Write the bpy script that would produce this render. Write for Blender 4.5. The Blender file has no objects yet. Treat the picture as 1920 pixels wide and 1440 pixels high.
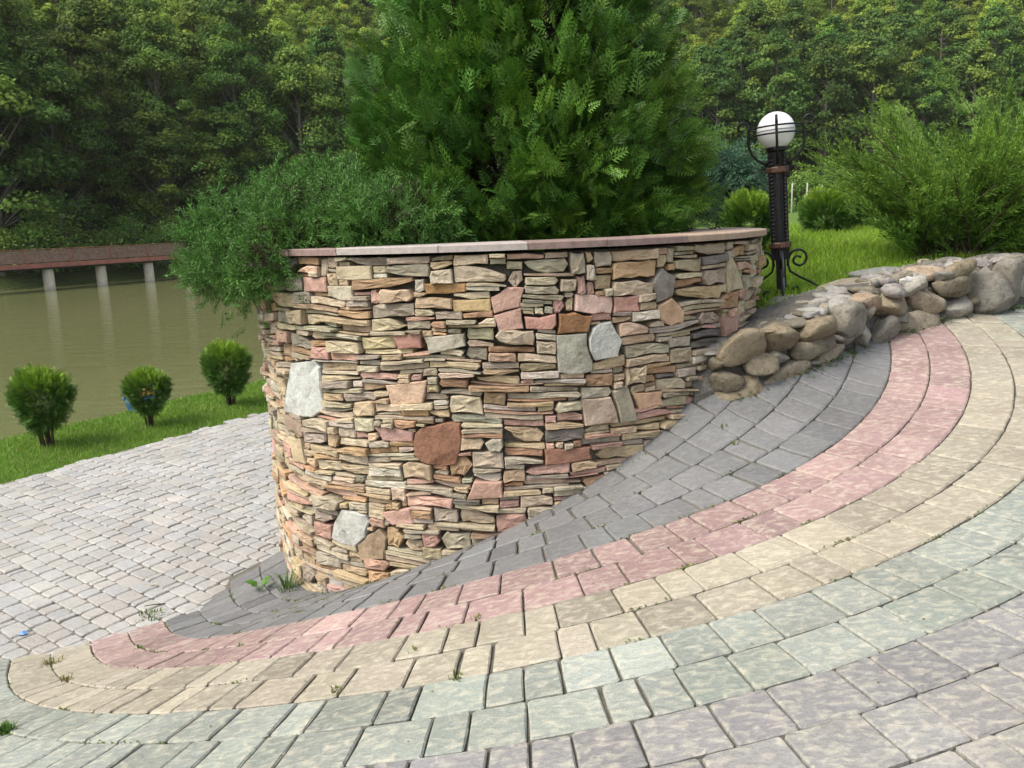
import bpy, math, random
import numpy as np
from mathutils import Matrix, Vector

# ------------------------------------------------------------------ camera, sky, sun, exposure
SC = bpy.context.scene
COL = SC.collection
EYE = 1.957
PITCH, ROLL = 0.19818, 0.03711
cp, sp_ = math.cos(PITCH), math.sin(PITCH)
cr, sr = math.cos(ROLL), math.sin(ROLL)
FW = Vector((0, cp, -sp_)); UP = Vector((0, sp_, cp)); RT = Vector((1, 0, 0))
c_right = RT * cr - UP * sr
c_up = RT * sr + UP * cr
cam = bpy.data.cameras.new('camera')
cam.sensor_width = 36.0; cam.lens = 36.0 * 1500 / 1920
cam.clip_start = 0.05; cam.clip_end = 3000
cam_ob = bpy.data.objects.new('camera', cam); COL.objects.link(cam_ob)
m = Matrix((c_right, c_up, -FW)).transposed().to_4x4(); m.translation = (0, 0, EYE)
cam_ob.matrix_world = m
SC.camera = cam_ob

SUN_EL, SUN_AZ = math.radians(52), math.radians(-115)      # azimuth measured from +Y towards +X
world = bpy.data.worlds.new('World'); SC.world = world; world.use_nodes = True
wn = world.node_tree.nodes; wl = world.node_tree.links
sky = wn.new('ShaderNodeTexSky'); sky.sky_type = 'NISHITA'; sky.sun_disc = False
sky.sun_elevation = SUN_EL; sky.sun_rotation = SUN_AZ
sky.dust_density = 3.0; sky.air_density = 1.0; sky.ozone_density = 1.0
hs = wn.new('ShaderNodeHueSaturation'); hs.inputs['Saturation'].default_value = 0.42
wl.new(sky.outputs[0], hs.inputs['Color']); wl.new(hs.outputs[0], wn['Background'].inputs['Color'])
wn['Background'].inputs['Strength'].default_value = 0.105
sd = bpy.data.lights.new('sun', 'SUN'); sd.energy = 1.5; sd.angle = math.radians(34); sd.color = (1.0, 0.93, 0.80)
sun = bpy.data.objects.new('sun', sd); COL.objects.link(sun)
sdir = Vector((math.sin(SUN_AZ) * math.cos(SUN_EL), math.cos(SUN_AZ) * math.cos(SUN_EL), math.sin(SUN_EL)))
sun.rotation_euler = sdir.to_track_quat('Z', 'Y').to_euler()
SC.view_settings.view_transform = 'Standard'; SC.view_settings.look = 'None'
SC.view_settings.exposure = 1.42; SC.view_settings.gamma = 1.0; SC.view_settings.use_curve_mapping = False
SC.render.engine = 'CYCLES'
SC.cycles.use_denoising = True; SC.cycles.denoising_prefilter = 'ACCURATE'; SC.cycles.denoising_input_passes = 'RGB_ALBEDO_NORMAL'
SC.cycles.max_bounces = 6; SC.cycles.diffuse_bounces = 3; SC.cycles.transmission_bounces = 4
SC.cycles.transparent_max_bounces = 6; SC.cycles.caustics_reflective = False; SC.cycles.caustics_refractive = False

RS = np.random.RandomState(7)
random.seed(5)

# ------------------------------------------------------------------ helpers
def rays(P):
    P = np.asarray(P, float).reshape(-1, 2)
    u = (P[:, 0] - 960) / 1500; v = -(P[:, 1] - 720) / 1500
    x = u * cr + v * sr; y = -u * sr + v * cr
    return np.stack([x, cp + y * sp_, -sp_ + y * cp], 1)

def at_z(px, py, z):
    d = rays((px, py))[0]; t = (z - EYE) / d[2]; return np.array([d[0] * t, d[1] * t, z])

def at_y(px, py, y):
    d = rays((px, py))[0]; t = y / d[1]; return np.array([d[0] * t, y, EYE + d[2] * t])

def project(P):
    P = np.atleast_2d(P) - np.array([0, 0, EYE])
    a = P @ np.array(c_right); b = P @ np.array(c_up); c = P @ np.array(FW)
    c = np.where(c < 0.01, 0.01, c)
    return 960 + 1500 * a / c, 720 - 1500 * b / c, c

def tag(o, label=None, cat=None, group=None, kind=None):
    if label: o['label'] = label
    if cat: o['category'] = cat
    if group: o['group'] = group
    if kind: o['kind'] = kind
    return o

def empty(name, loc=(0, 0, 0), rz=0):
    o = bpy.data.objects.new(name, None); o.empty_display_size = 0.1
    o.location = loc; o.rotation_euler = (0, 0, rz); COL.objects.link(o); return o

def link(name, me, mat=None, parent=None, loc=None):
    o = bpy.data.objects.new(name, me); COL.objects.link(o)
    if mat is not None and not me.materials: me.materials.append(mat)
    if parent is not None: o.parent = parent
    if loc is not None: o.location = loc
    return o

def mesh_any(name, V, F, cols=None, smooth=False):
    """faces of any size"""
    me = bpy.data.meshes.new(name)
    me.from_pydata([tuple(map(float, v)) for v in V], [], [tuple(map(int, f)) for f in F])
    if cols is not None: set_cols(me, cols)
    if smooth: me.polygons.foreach_set('use_smooth', [True] * len(me.polygons))
    me.update(); return me

def set_cols(me, cols):
    a = me.color_attributes.new('Col', 'FLOAT_COLOR', 'POINT')
    cols = np.asarray(cols, np.float32)
    if cols.ndim == 1: cols = np.tile(cols, (len(me.vertices), 1))
    a.data.foreach_set('color', np.concatenate([cols, np.ones((len(cols), 1), np.float32)], 1).ravel())

def mesh_fast(name, V, F, cols=None, smooth=False):
    """F is an (n,k) array"""
    V = np.asarray(V, np.float32); F = np.asarray(F, np.int32); n, k = F.shape
    me = bpy.data.meshes.new(name)
    me.vertices.add(len(V)); me.vertices.foreach_set('co', V.ravel())
    me.loops.add(n * k); me.loops.foreach_set('vertex_index', F.ravel())
    me.polygons.add(n); me.polygons.foreach_set('loop_start', np.arange(0, n * k, k, dtype=np.int32))
    try: me.polygons.foreach_set('loop_total', np.full(n, k, np.int32))
    except Exception: pass
    if smooth: me.polygons.foreach_set('use_smooth', np.ones(n, bool))
    me.update(calc_edges=True)
    if cols is not None: set_cols(me, cols)
    return me

class MB:
    def __init__(s): s.V = []; s.F = []
    def add(s, V, F):
        o = len(s.V); s.V += [tuple(v) for v in V]; s.F += [tuple(i + o for i in f) for f in F]; return s
    def box(s, c, d, R=None):
        c = np.array(c, float); d = np.array(d, float) / 2
        V = [np.array([x, y, z]) * d for x in (-1, 1) for y in (-1, 1) for z in (-1, 1)]
        if R is not None: V = [R @ v for v in V]
        return s.add([c + v for v in V], [(0, 1, 3, 2), (4, 6, 7, 5), (0, 4, 5, 1), (2, 3, 7, 6), (0, 2, 6, 4), (1, 5, 7, 3)])
    def tube(s, pts, rad, n=8, cap=True, flat=None):
        pts = [np.array(p, float) for p in pts]; N = len(pts)
        if not hasattr(rad, '__len__'): rad = [rad] * N
        V = []; up = np.array([0.13, 0.21, 0.97]); prev = None
        for i in range(N):
            t = pts[min(i + 1, N - 1)] - pts[max(i - 1, 0)]; t = t / (np.linalg.norm(t) + 1e-9)
            if prev is None:
                a = np.cross(t, up); a = a / (np.linalg.norm(a) + 1e-9)
            else:
                a = prev - t * np.dot(prev, t); a = a / (np.linalg.norm(a) + 1e-9)
            prev = a; b = np.cross(t, a)
            for k in range(n):
                w = 2 * math.pi * k / n + (math.pi / n)
                V.append(pts[i] + rad[i] * (a * math.cos(w) + b * math.sin(w)))
        F = [(i * n + k, i * n + (k + 1) % n, (i + 1) * n + (k + 1) % n, (i + 1) * n + k) for i in range(N - 1) for k in range(n)]
        if cap: F += [tuple(range(n - 1, -1, -1)), tuple((N - 1) * n + k for k in range(n))]
        return s.add(V, F)
    def lathe(s, prof, n=20, c=(0, 0, 0)):
        V = [(c[0] + r * math.cos(2 * math.pi * k / n), c[1] + r * math.sin(2 * math.pi * k / n), c[2] + z) for r, z in prof for k in range(n)]
        N = len(prof)
        F = [(i * n + k, i * n + (k + 1) % n, (i + 1) * n + (k + 1) % n, (i + 1) * n + k) for i in range(N - 1) for k in range(n)]
        F += [tuple(range(n - 1, -1, -1)), tuple((N - 1) * n + k for k in range(n))]
        return s.add(V, F)
    def build(s, name, mat, parent=None, smooth=False, loc=None, cols=None):
        return link(name, mesh_any(name, s.V, s.F, cols, smooth), mat, parent, loc)

def smooth01(a, b, x):
    t = np.clip((x - a) / (b - a), 0, 1); return t * t * (3 - 2 * t)

# ------------------------------------------------------------------ materials
def nmat(name):
    m = bpy.data.materials.new(name); m.use_nodes = True
    nt = m.node_tree; return m, nt.nodes, nt.links, nt.nodes['Principled BSDF']

def noise(n, l, scale, detail=4, rough=.55, vec=None, dist=0.0):
    t = n.new('ShaderNodeTexNoise'); t.inputs['Scale'].default_value = scale
    t.inputs['Detail'].default_value = detail; t.inputs['Roughness'].default_value = rough
    t.inputs['Distortion'].default_value = dist
    if vec is not None: l.new(vec, t.inputs['Vector'])
    return t

def ramp(n, l, src, stops):
    r = n.new('ShaderNodeValToRGB'); e = r.color_ramp.elements
    e[0].position, e[0].color = stops[0][0], (*stops[0][1], 1)
    e[1].position, e[1].color = stops[-1][0], (*stops[-1][1], 1)
    for p, c in stops[1:-1]:
        q = e.new(p); q.color = (*c, 1)
    l.new(src, r.inputs[0]); return r

def mixc(n, l, mode, fac, a, b):
    x = n.new('ShaderNodeMix'); x.data_type = 'RGBA'; x.blend_type = mode
    if hasattr(fac, 'links'): l.new(fac, x.inputs[0])
    else: x.inputs[0].default_value = fac
    for s, v in ((6, a), (7, b)):
        if hasattr(v, 'links'): l.new(v, x.inputs[s])
        else: x.inputs[s].default_value = (*v, 1)
    return x.outputs[2]

def bump(n, l, h, strength, dist, normal=None):
    b = n.new('ShaderNodeBump'); b.inputs['Strength'].default_value = strength; b.inputs['Distance'].default_value = dist
    l.new(h, b.inputs['Height'])
    if normal is not None: l.new(normal, b.inputs['Normal'])
    return b.outputs[0]

def geo_pos(n):
    g = n.new('ShaderNodeNewGeometry'); return g.outputs['Position']

def mat_stone(name, spot=0.5, scale=1.0, bstr=0.6):
    m, n, l, p = nmat(name); pos = geo_pos(n)
    a = n.new('ShaderNodeAttribute'); a.attribute_name = 'Col'
    n1 = noise(n, l, 9 * scale, 5, .6, pos, .6); n2 = noise(n, l, 45 * scale, 4, .65, pos); n3 = noise(n, l, 170 * scale, 3, .6, pos)
    r1 = ramp(n, l, n1.outputs[0], [(.28, (.62, .58, .52)), (.5, (1, 1, 1)), (.74, (1.18, 1.16, 1.12))])
    c = mixc(n, l, 'MULTIPLY', 1.0, a.outputs['Color'], r1.outputs[0])
    r2 = ramp(n, l, n2.outputs[0], [(.30, (.60, .56, .50)), (.47, (1, 1, 1)), (.75, (1.12, 1.12, 1.1))])
    c = mixc(n, l, 'MULTIPLY', spot, c, r2.outputs[0])
    r3 = ramp(n, l, n3.outputs[0], [(.3, (.75, .75, .75)), (.7, (1.2, 1.2, 1.2))])
    c = mixc(n, l, 'MULTIPLY', .6, c, r3.outputs[0])
    l.new(c, p.inputs['Base Color']); p.inputs['Roughness'].default_value = .88; p.inputs['Specular IOR Level'].default_value = .3
    b1 = bump(n, l, n2.outputs[0], bstr, .012); b2 = bump(n, l, n3.outputs[0], bstr * .7, .004, b1)
    l.new(b2, p.inputs['Normal']); return m

def mat_paver(name, fleck=(.56, .52, .41), amount=.5, rough=.72):
    m, n, l, p = nmat(name); pos = geo_pos(n)
    a = n.new('ShaderNodeAttribute'); a.attribute_name = 'Col'
    tc = n.new('ShaderNodeTexCoord'); oi = n.new('ShaderNodeObjectInfo'); mpg = n.new('ShaderNodeMapping'); mpg.inputs['Scale'].default_value = (.66, 1.2, 1)
    cx_ = n.new('ShaderNodeCombineXYZ'); ml = n.new('ShaderNodeMath'); ml.operation = 'MULTIPLY'; ml.inputs[1].default_value = 6.28
    m2 = n.new('ShaderNodeMath'); m2.operation = 'MULTIPLY'; m2.inputs[1].default_value = 31.0; c2_ = n.new('ShaderNodeCombineXYZ')
    l.new(oi.outputs['Random'], ml.inputs[0]); l.new(ml.outputs[0], cx_.inputs[2]); l.new(cx_.outputs[0], mpg.inputs['Rotation'])
    l.new(oi.outputs['Random'], m2.inputs[0]); l.new(m2.outputs[0], c2_.inputs[0]); l.new(c2_.outputs[0], mpg.inputs['Location'])
    l.new(tc.outputs['Object'], mpg.inputs[0])
    n1 = noise(n, l, 40, 2.0, .5, mpg.outputs[0], .5); n2 = noise(n, l, 260, 3, .7, pos); n3 = noise(n, l, 2.2, 3, .5, pos); n4 = noise(n, l, 60, 4, .6, pos)
    r1 = ramp(n, l, n1.outputs[0], [(.46, (0, 0, 0)), (.72, (1, 1, 1))])
    f = n.new('ShaderNodeMath'); f.operation = 'MULTIPLY'; f.inputs[1].default_value = amount; l.new(r1.outputs[0], f.inputs[0])
    lt = mixc(n, l, 'MIX', .55, a.outputs['Color'], fleck)
    c = mixc(n, l, 'MIX', f.outputs[0], a.outputs['Color'], lt)
    r2 = ramp(n, l, n2.outputs[0], [(.30, (.72, .72, .72)), (.5, (1, 1, 1)), (.72, (1.22, 1.22, 1.22))])
    c = mixc(n, l, 'MULTIPLY', .8, c, r2.outputs[0])
    r3 = ramp(n, l, n3.outputs[0], [(.3, (.86, .85, .83)), (.7, (1.08, 1.08, 1.08))])
    c = mixc(n, l, 'MULTIPLY', 1.0, c, r3.outputs[0])
    r4 = ramp(n, l, n4.outputs[0], [(.3, (.86, .86, .85)), (.6, (1.04, 1.04, 1.04))])
    c = mixc(n, l, 'MULTIPLY', .8, c, r4.outputs[0])
    l.new(c, p.inputs['Base Color']); p.inputs['Roughness'].default_value = rough; p.inputs['Specular IOR Level'].default_value = .4
    b1 = bump(n, l, n1.outputs[0], .5, .012); b2 = bump(n, l, n2.outputs[0], .35, .002, b1)
    l.new(b2, p.inputs['Normal']); return m

def mat_leaf(name, trans=.3, rough=.55, spec=.25, rnd=False):
    m, n, l, p = nmat(name)
    a = n.new('ShaderNodeAttribute'); a.attribute_name = 'Col'
    oi = n.new('ShaderNodeObjectInfo')
    hsv = n.new('ShaderNodeHueSaturation'); l.new(a.outputs['Color'], hsv.inputs['Color'])
    mr = n.new('ShaderNodeMapRange'); mr.inputs[3].default_value = .72 if rnd else 1.0; mr.inputs[4].default_value = 1.30 if rnd else 1.0
    l.new(oi.outputs['Random'], mr.inputs[0]); l.new(mr.outputs[0], hsv.inputs['Value'])
    mh = n.new('ShaderNodeMapRange'); mh.inputs[3].default_value = .492 if rnd else .5; mh.inputs[4].default_value = .522 if rnd else .5
    ml = n.new('ShaderNodeMath'); ml.operation = 'FRACT'
    mm = n.new('ShaderNodeMath'); mm.operation = 'MULTIPLY'; mm.inputs[1].default_value = 17.3
    l.new(oi.outputs['Random'], mm.inputs[0]); l.new(mm.outputs[0], ml.inputs[0]); l.new(ml.outputs[0], mh.inputs[0]); l.new(mh.outputs[0], hsv.inputs['Hue'])
    l.new(hsv.outputs[0], p.inputs['Base Color']); p.inputs['Roughness'].default_value = rough; p.inputs['Specular IOR Level'].default_value = spec
    t = n.new('ShaderNodeBsdfTranslucent'); l.new(hsv.outputs[0], t.inputs['Color'])
    mx = n.new('ShaderNodeMixShader'); mx.inputs[0].default_value = trans
    out = n['Material Output']; l.new(p.outputs[0], mx.inputs[1]); l.new(t.outputs[0], mx.inputs[2]); l.new(mx.outputs[0], out.inputs[0])
    return m

def mat_plain(name, col, rough=.7, metal=0.0, nscale=30, var=.25, bstr=.2, bd=.01, spec=.5):
    m, n, l, p = nmat(name); pos = geo_pos(n)
    t = noise(n, l, nscale, 5, .6, pos)
    r = ramp(n, l, t.outputs[0], [(.3, tuple(c * (1 - var) for c in col)), (.7, tuple(min(1, c * (1 + var)) for c in col))])
    l.new(r.outputs[0], p.inputs['Base Color']); p.inputs['Roughness'].default_value = rough; p.inputs['Metallic'].default_value = metal
    p.inputs['Specular IOR Level'].default_value = spec
    l.new(bump(n, l, t.outputs[0], bstr, bd), p.inputs['Normal']); return m

def mat_ground(name, stops, scale, scale2, bd=.03):
    m, n, l, p = nmat(name); pos = geo_pos(n)
    a = noise(n, l, scale, 6, .65, pos); b = noise(n, l, scale2, 4, .6, pos)
    r = ramp(n, l, a.outputs[0], stops); r2 = ramp(n, l, b.outputs[0], [(.3, (.7, .7, .7)), (.7, (1.2, 1.2, 1.2))])
    l.new(mixc(n, l, 'MULTIPLY', 1.0, r.outputs[0], r2.outputs[0]), p.inputs['Base Color'])
    p.inputs['Roughness'].default_value = .95; p.inputs['Specular IOR Level'].default_value = .15
    l.new(bump(n, l, b.outputs[0], .6, bd), p.inputs['Normal']); return m

M_STONE = mat_stone('ledge_stone_material')
M_BOULDER = mat_stone('boulder_material', .9, .8, .9)
M_PAVER = mat_paver('coloured_paver_material', amount=.8)
M_PAVER_G = mat_paver('grey_paver_material', fleck=(.30, .295, .28), amount=.45)
M_PLAZA = mat_paver('plaza_paver_material', fleck=(.5, .48, .45), amount=.25, rough=.65)
M_MORTAR = mat_ground('mortar_material', [(.3, (.13, .118, .10)), (.7, (.23, .21, .18))], 14, 90, .01)
M_CEMENT = mat_ground('cement_material', [(.3, (.30, .285, .255)), (.7, (.44, .42, .385))], 12, 120, .008)
M_JOINT = mat_ground('joint_soil_material', [(.3, (.075, .068, .055)), (.7, (.16, .15, .125))], 11, 150, .004)
M_JOINT2 = mat_ground('joint_sand_material', [(.3, (.17, .16, .145)), (.55, (.23, .22, .2)), (.76, (.36, .345, .32))], 6, 130, .004)
M_LAWN = mat_ground('lawn_soil_material', [(.3, (.07, .12, .022)), (.7, (.12, .20, .035))], 5, 70, .02)
M_FLOOR = mat_ground('forest_floor_material', [(.3, (.03, .042, .014)), (.7, (.06, .08, .022))], .4, 5, .2)
M_SOIL = mat_ground('planter_soil_material', [(.3, (.035, .026, .018)), (.7, (.07, .05, .035))], 8, 80, .02)
M_LEAF = mat_leaf('deciduous_leaf_material', .35, .6, .15, True)
M_THUJA = mat_leaf('thuja_leaf_material', .12, .5, .35)
M_JUN = mat_leaf('juniper_leaf_material', .14, .55, .3)
M_GRASS = mat_leaf('grass_blade_material', .35, .5, .3)
M_BARK = mat_plain('bark_material', (.085, .065, .048), .95, 0, 18, .45, .8, .02, .2)
M_BARK2 = mat_plain('pale_bark_material', (.16, .145, .12), .95, 0, 8, .4, .8, .05, .2)
M_IRON = mat_plain('black_iron_material', (.016, .015, .016), .42, .6, 60, .5, .35, .004, .5)
M_COPPER = mat_plain('brown_patina_material', (.10, .052, .036), .5, .4, 55, .55, .4, .004, .5)
M_CABLE = mat_plain('grey_cable_material', (.16, .18, .20), .45, .1, 20, .15, .1, .002)
M_GLOBE = mat_plain('opal_globe_material', (.84, .84, .85), .22, 0, 3, .02, .02, .001)
M_COPE_A = mat_plain('mauve_slab_material', (.235, .165, .15), .8, 0, 40, .22, .35, .004, .3)
M_COPE_B = mat_plain('pale_slab_material', (.37, .325, .305), .8, 0, 40, .15, .35, .004, .3)
M_COPE_C = mat_plain('tan_slab_material', (.36, .265, .20), .8, 0, 40, .2, .35, .004, .3)
M_PIER = mat_plain('pale_concrete_material', (.52, .47, .38), .85, 0, 3, .2, .3, .02, .3)
M_RAIL = mat_plain('weathered_red_wood_material', (.23, .155, .125), .8, 0, 5, .4, .4, .02, .3)
M_FASCIA = mat_plain('red_brown_board_material', (.30, .125, .098), .75, 0, 3, .2, .3, .02, .3)
M_POST = mat_plain('pale_post_material', (.45, .42, .36), .8, 0, 4, .2, .2, .01)
M_BLUE = mat_plain('blue_paint_material', (.05, .17, .42), .45, 0, 20, .15, .1, .003)
M_YELLOW = mat_plain('yellow_paint_material', (.62, .36, .08), .5, 0, 20, .15, .1, .003)

def mat_water():
    m, n, l, p = nmat('river_water_material')
    pos = geo_pos(n); mp = n.new('ShaderNodeMapping'); mp.inputs['Rotation'].default_value = (0, 0, math.radians(57)); mp.inputs['Scale'].default_value = (.5, 1.5, 1)
    l.new(pos, mp.inputs[0])
    a = noise(n, l, 1.6, 5, .62, mp.outputs[0]); b = noise(n, l, .08, 3, .5, pos)
    r = ramp(n, l, b.outputs[0], [(.3, (.122, .130, .056)), (.7, (.142, .148, .066))])
    l.new(r.outputs[0], p.inputs['Base Color']); p.inputs['Roughness'].default_value = .06; p.inputs['IOR'].default_value = 1.33
    p.inputs['Specular IOR Level'].default_value = .42
    l.new(bump(n, l, a.outputs[0], .28, .10), p.inputs['Normal']); return m
M_WATER = mat_water()

# ------------------------------------------------------------------ the lie of the land
CX, CY = 0.005, 4.755           # centre of the round planter
R0, R1, ROW = 1.407, 2.065, 0.17
TOP = 1.878                     # top of its coping
PG = [0.75405, 0.50123, -0.25806, 0.09396, 0.10208, -0.04905]
PS = [0.03188, -0.03826, -0.03589]; PQ = [-0.13224, 0.25879, 0.55074]
def poly(c, t): return sum(k * t ** i for i, k in enumerate(c))
def ramp_z(X, Y):
    X = np.asarray(X, float); Y = np.asarray(Y, float)
    x = X - CX; y = Y - CY; r = np.hypot(x, y); t = np.arctan2(x, -y)
    nose = smooth01(-.75, -1.15, t) * np.clip((2.55 - r) / .9, 0, 1) * .055
    tg = np.clip(t, -1.3, 1.25); tq = np.clip(t, -1.25, 1.0)
    return nose + poly(PG, tg) + np.maximum(0, t - 1.25) * .46 + (np.minimum(r, 3.6) - 2.5) * poly(PS, np.clip(t, -1.25, 1.2)) + np.maximum(0, 2.1 - r) ** 2 * poly(PQ, tq)

EDGE = np.array([-4.28, 6.39]); ED = np.array([.541, .841]); EN = np.array([-.841, .541])
LW = np.array([(0.0, 3.42), (0.55, 3.46), (0.92, 3.54), (1.17, 3.58), (1.44, 3.71), (1.73, 3.92), (2.02, 4.13), (2.33, 4.32), (2.68, 4.50), (3.05, 4.66), (4.2, 5.05), (6.5, 5.6), (12, 6.6)])
LWW = 0.44                      # thickness of the boulder wall
def lw_y(x): return np.interp(x, LW[:, 0], LW[:, 1])
def lawn_z(x, y):
    yy = np.minimum(y, 9.0)
    return 1.40 + .045 * (yy - 4.3) + .10 * np.clip(x - 1.3, 0, 1.6) + .009 * np.clip(y - 9, 0, 40)
WATER_Z = -.85
def hill(x, y):
    s = (x - EDGE[0]) * EN[0] + (y - EDGE[1]) * EN[1]
    a = .62 * (s - 47); b = .60 * (y - 93 - .06 * x)
    k = 3.0
    h = k * np.logaddexp(a / k, b / k)
    return np.where(h > 60, 60 + 6 * np.log1p(np.maximum(h - 60, 0) / 6), h), s
def ground_z(x, y):
    x = np.asarray(x, float); y = np.asarray(y, float)
    dx = x - EDGE[0]; dy = y - EDGE[1]
    s = dx * EN[0] + dy * EN[1]; q = dx * ED[0] + dy * ED[1]
    wr = np.maximum(smooth01(5.0, 9, q), smooth01(-.9, .9, x) * (y > 4.7))
    wr = np.where((y < 4.7) & (x > .2), ((y - lw_y(x)) > .22).astype(float), wr)
    wr = np.where((y <= 4.7) & (x <= .2), 0, wr)
    left = -.03 + .03 * smooth01(0, .25, s) + .02 * np.sin(x * 3.1) * np.sin(y * 2.3) * smooth01(0.1, .5, s)
    near = left * (1 - wr) + lawn_z(x, y) * wr - (1 - wr) * smooth01(-6, -9, -np.abs(x)) * 0
    near = near - np.where(wr < .5, 0.0, 0)
    # under the sloped paving
    near = np.where((wr < .5) & (y < 6) & (ramp_z(x, y) > .02) & (x > -3.2), -.08, near)
    near = near - np.maximum(0, s - 1.5) * .50 - np.maximum(0, s - 2.4) * wr * .9
    bed = np.maximum(near, -2.2)
    h, _ = hill(x, y)
    far = -2.2 + 2.6 * smooth01(41, 46.5, s)
    far = np.maximum(far, -2.2 + 3.9 * smooth01(78, 90, y) * smooth01(-8, 10, x))
    base = np.where(s > 25, np.maximum(far, np.where(s > 25, -2.2, bed)), np.maximum(bed, far))
    return base + np.maximum(h, 0) * smooth01(-.5, 3, h)

def grid_mesh(name, xs, ys, fn, mat):
    X, Y = np.meshgrid(xs, ys); Z = fn(X, Y)
    V = np.stack([X.ravel(), Y.ravel(), Z.ravel()], 1); nx, ny = len(xs), len(ys)
    i, j = np.meshgrid(np.arange(nx - 1), np.arange(ny - 1)); a = (j * nx + i).ravel()
    F = np.stack([a, a + 1, a + nx + 1, a + nx], 1)
    me = mesh_fast(name, V, F, None, True); me.materials.append(mat)
    o = bpy.data.objects.new(name, me); COL.objects.link(o); return o

xs = np.unique(np.concatenate([np.arange(-400, -60, 20), np.arange(-60, -9, 3), np.arange(-9, 9, .18), np.arange(9, 60, 3), np.arange(60, 421, 20)]).round(3))
ys = np.unique(np.concatenate([np.arange(-60, -2, 8), np.arange(-2, 13, .18), np.arange(13, 60, 2.5), np.arange(60, 180, 5), np.arange(180, 501, 20)]).round(3))
g = grid_mesh('ground', xs, ys, ground_z, M_LAWN); tag(g, kind='structure')
g.data.materials.append(M_FLOOR)
cen = np.zeros(len(g.data.polygons) * 3); g.data.polygons.foreach_get('center', cen); cen = cen.reshape(-1, 3)
gs = (cen[:, 0] - EDGE[0]) * EN[0] + (cen[:, 1] - EDGE[1]) * EN[1]
g.data.polygons.foreach_set('material_index', ((gs > 30) | (cen[:, 1] > 80)).astype(np.int32))
wb = MB().add([(-400, -60, WATER_Z), (400, -60, WATER_Z), (400, 400, WATER_Z), (-400, 400, WATER_Z)], [(0, 1, 2, 3)])
tag(wb.build('river', M_WATER), kind='structure')

# ------------------------------------------------------------------ pavers
def paver_mesh(name, P, zf, col, lift=0.0, bev=.006, thick=.045, tilt=(0, 0), wob=0.0, csame=0.0):
    """P: outline (n,2), counter-clockwise. Bevelled block lying on the surface zf."""
    P = np.asarray(P, float); n = len(P); c = P.mean(0)
    if wob: P = P + RS.normal(0, wob, P.shape)
    d = P - c; L = np.linalg.norm(d, axis=1, keepdims=True)
    Pi = c + d * (1 - bev * 1.15 / L)
    dz = lift + (d * np.array(tilt)).sum(1)
    z = zf(P[:, 0], P[:, 1]) + dz; zi = zf(Pi[:, 0], Pi[:, 1]) + dz
    zc = float(np.asarray(zf(c[0], c[1]))) + lift
    V = np.concatenate([np.c_[P, z - thick], np.c_[P, z - bev], np.c_[Pi, zi], [[c[0], c[1], zc + .0006]]])
    org = np.array([c[0], c[1], zc]); V = V - org
    F = []
    for i in range(n):
        j = (i + 1) % n
        F += [(i, j, n + j, n + i), (n + i, n + j, 2 * n + j, 2 * n + i), (2 * n + i, 2 * n + j, 3 * n)]
    cols = np.tile(np.asarray(col, float), (3 * n + 1, 1))
    cols[:n] *= .6; cols[n:2 * n] = cols[n:2 * n] * .9 + .1 * np.array([.50, .47, .42])
    return V, F, cols, org

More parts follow.
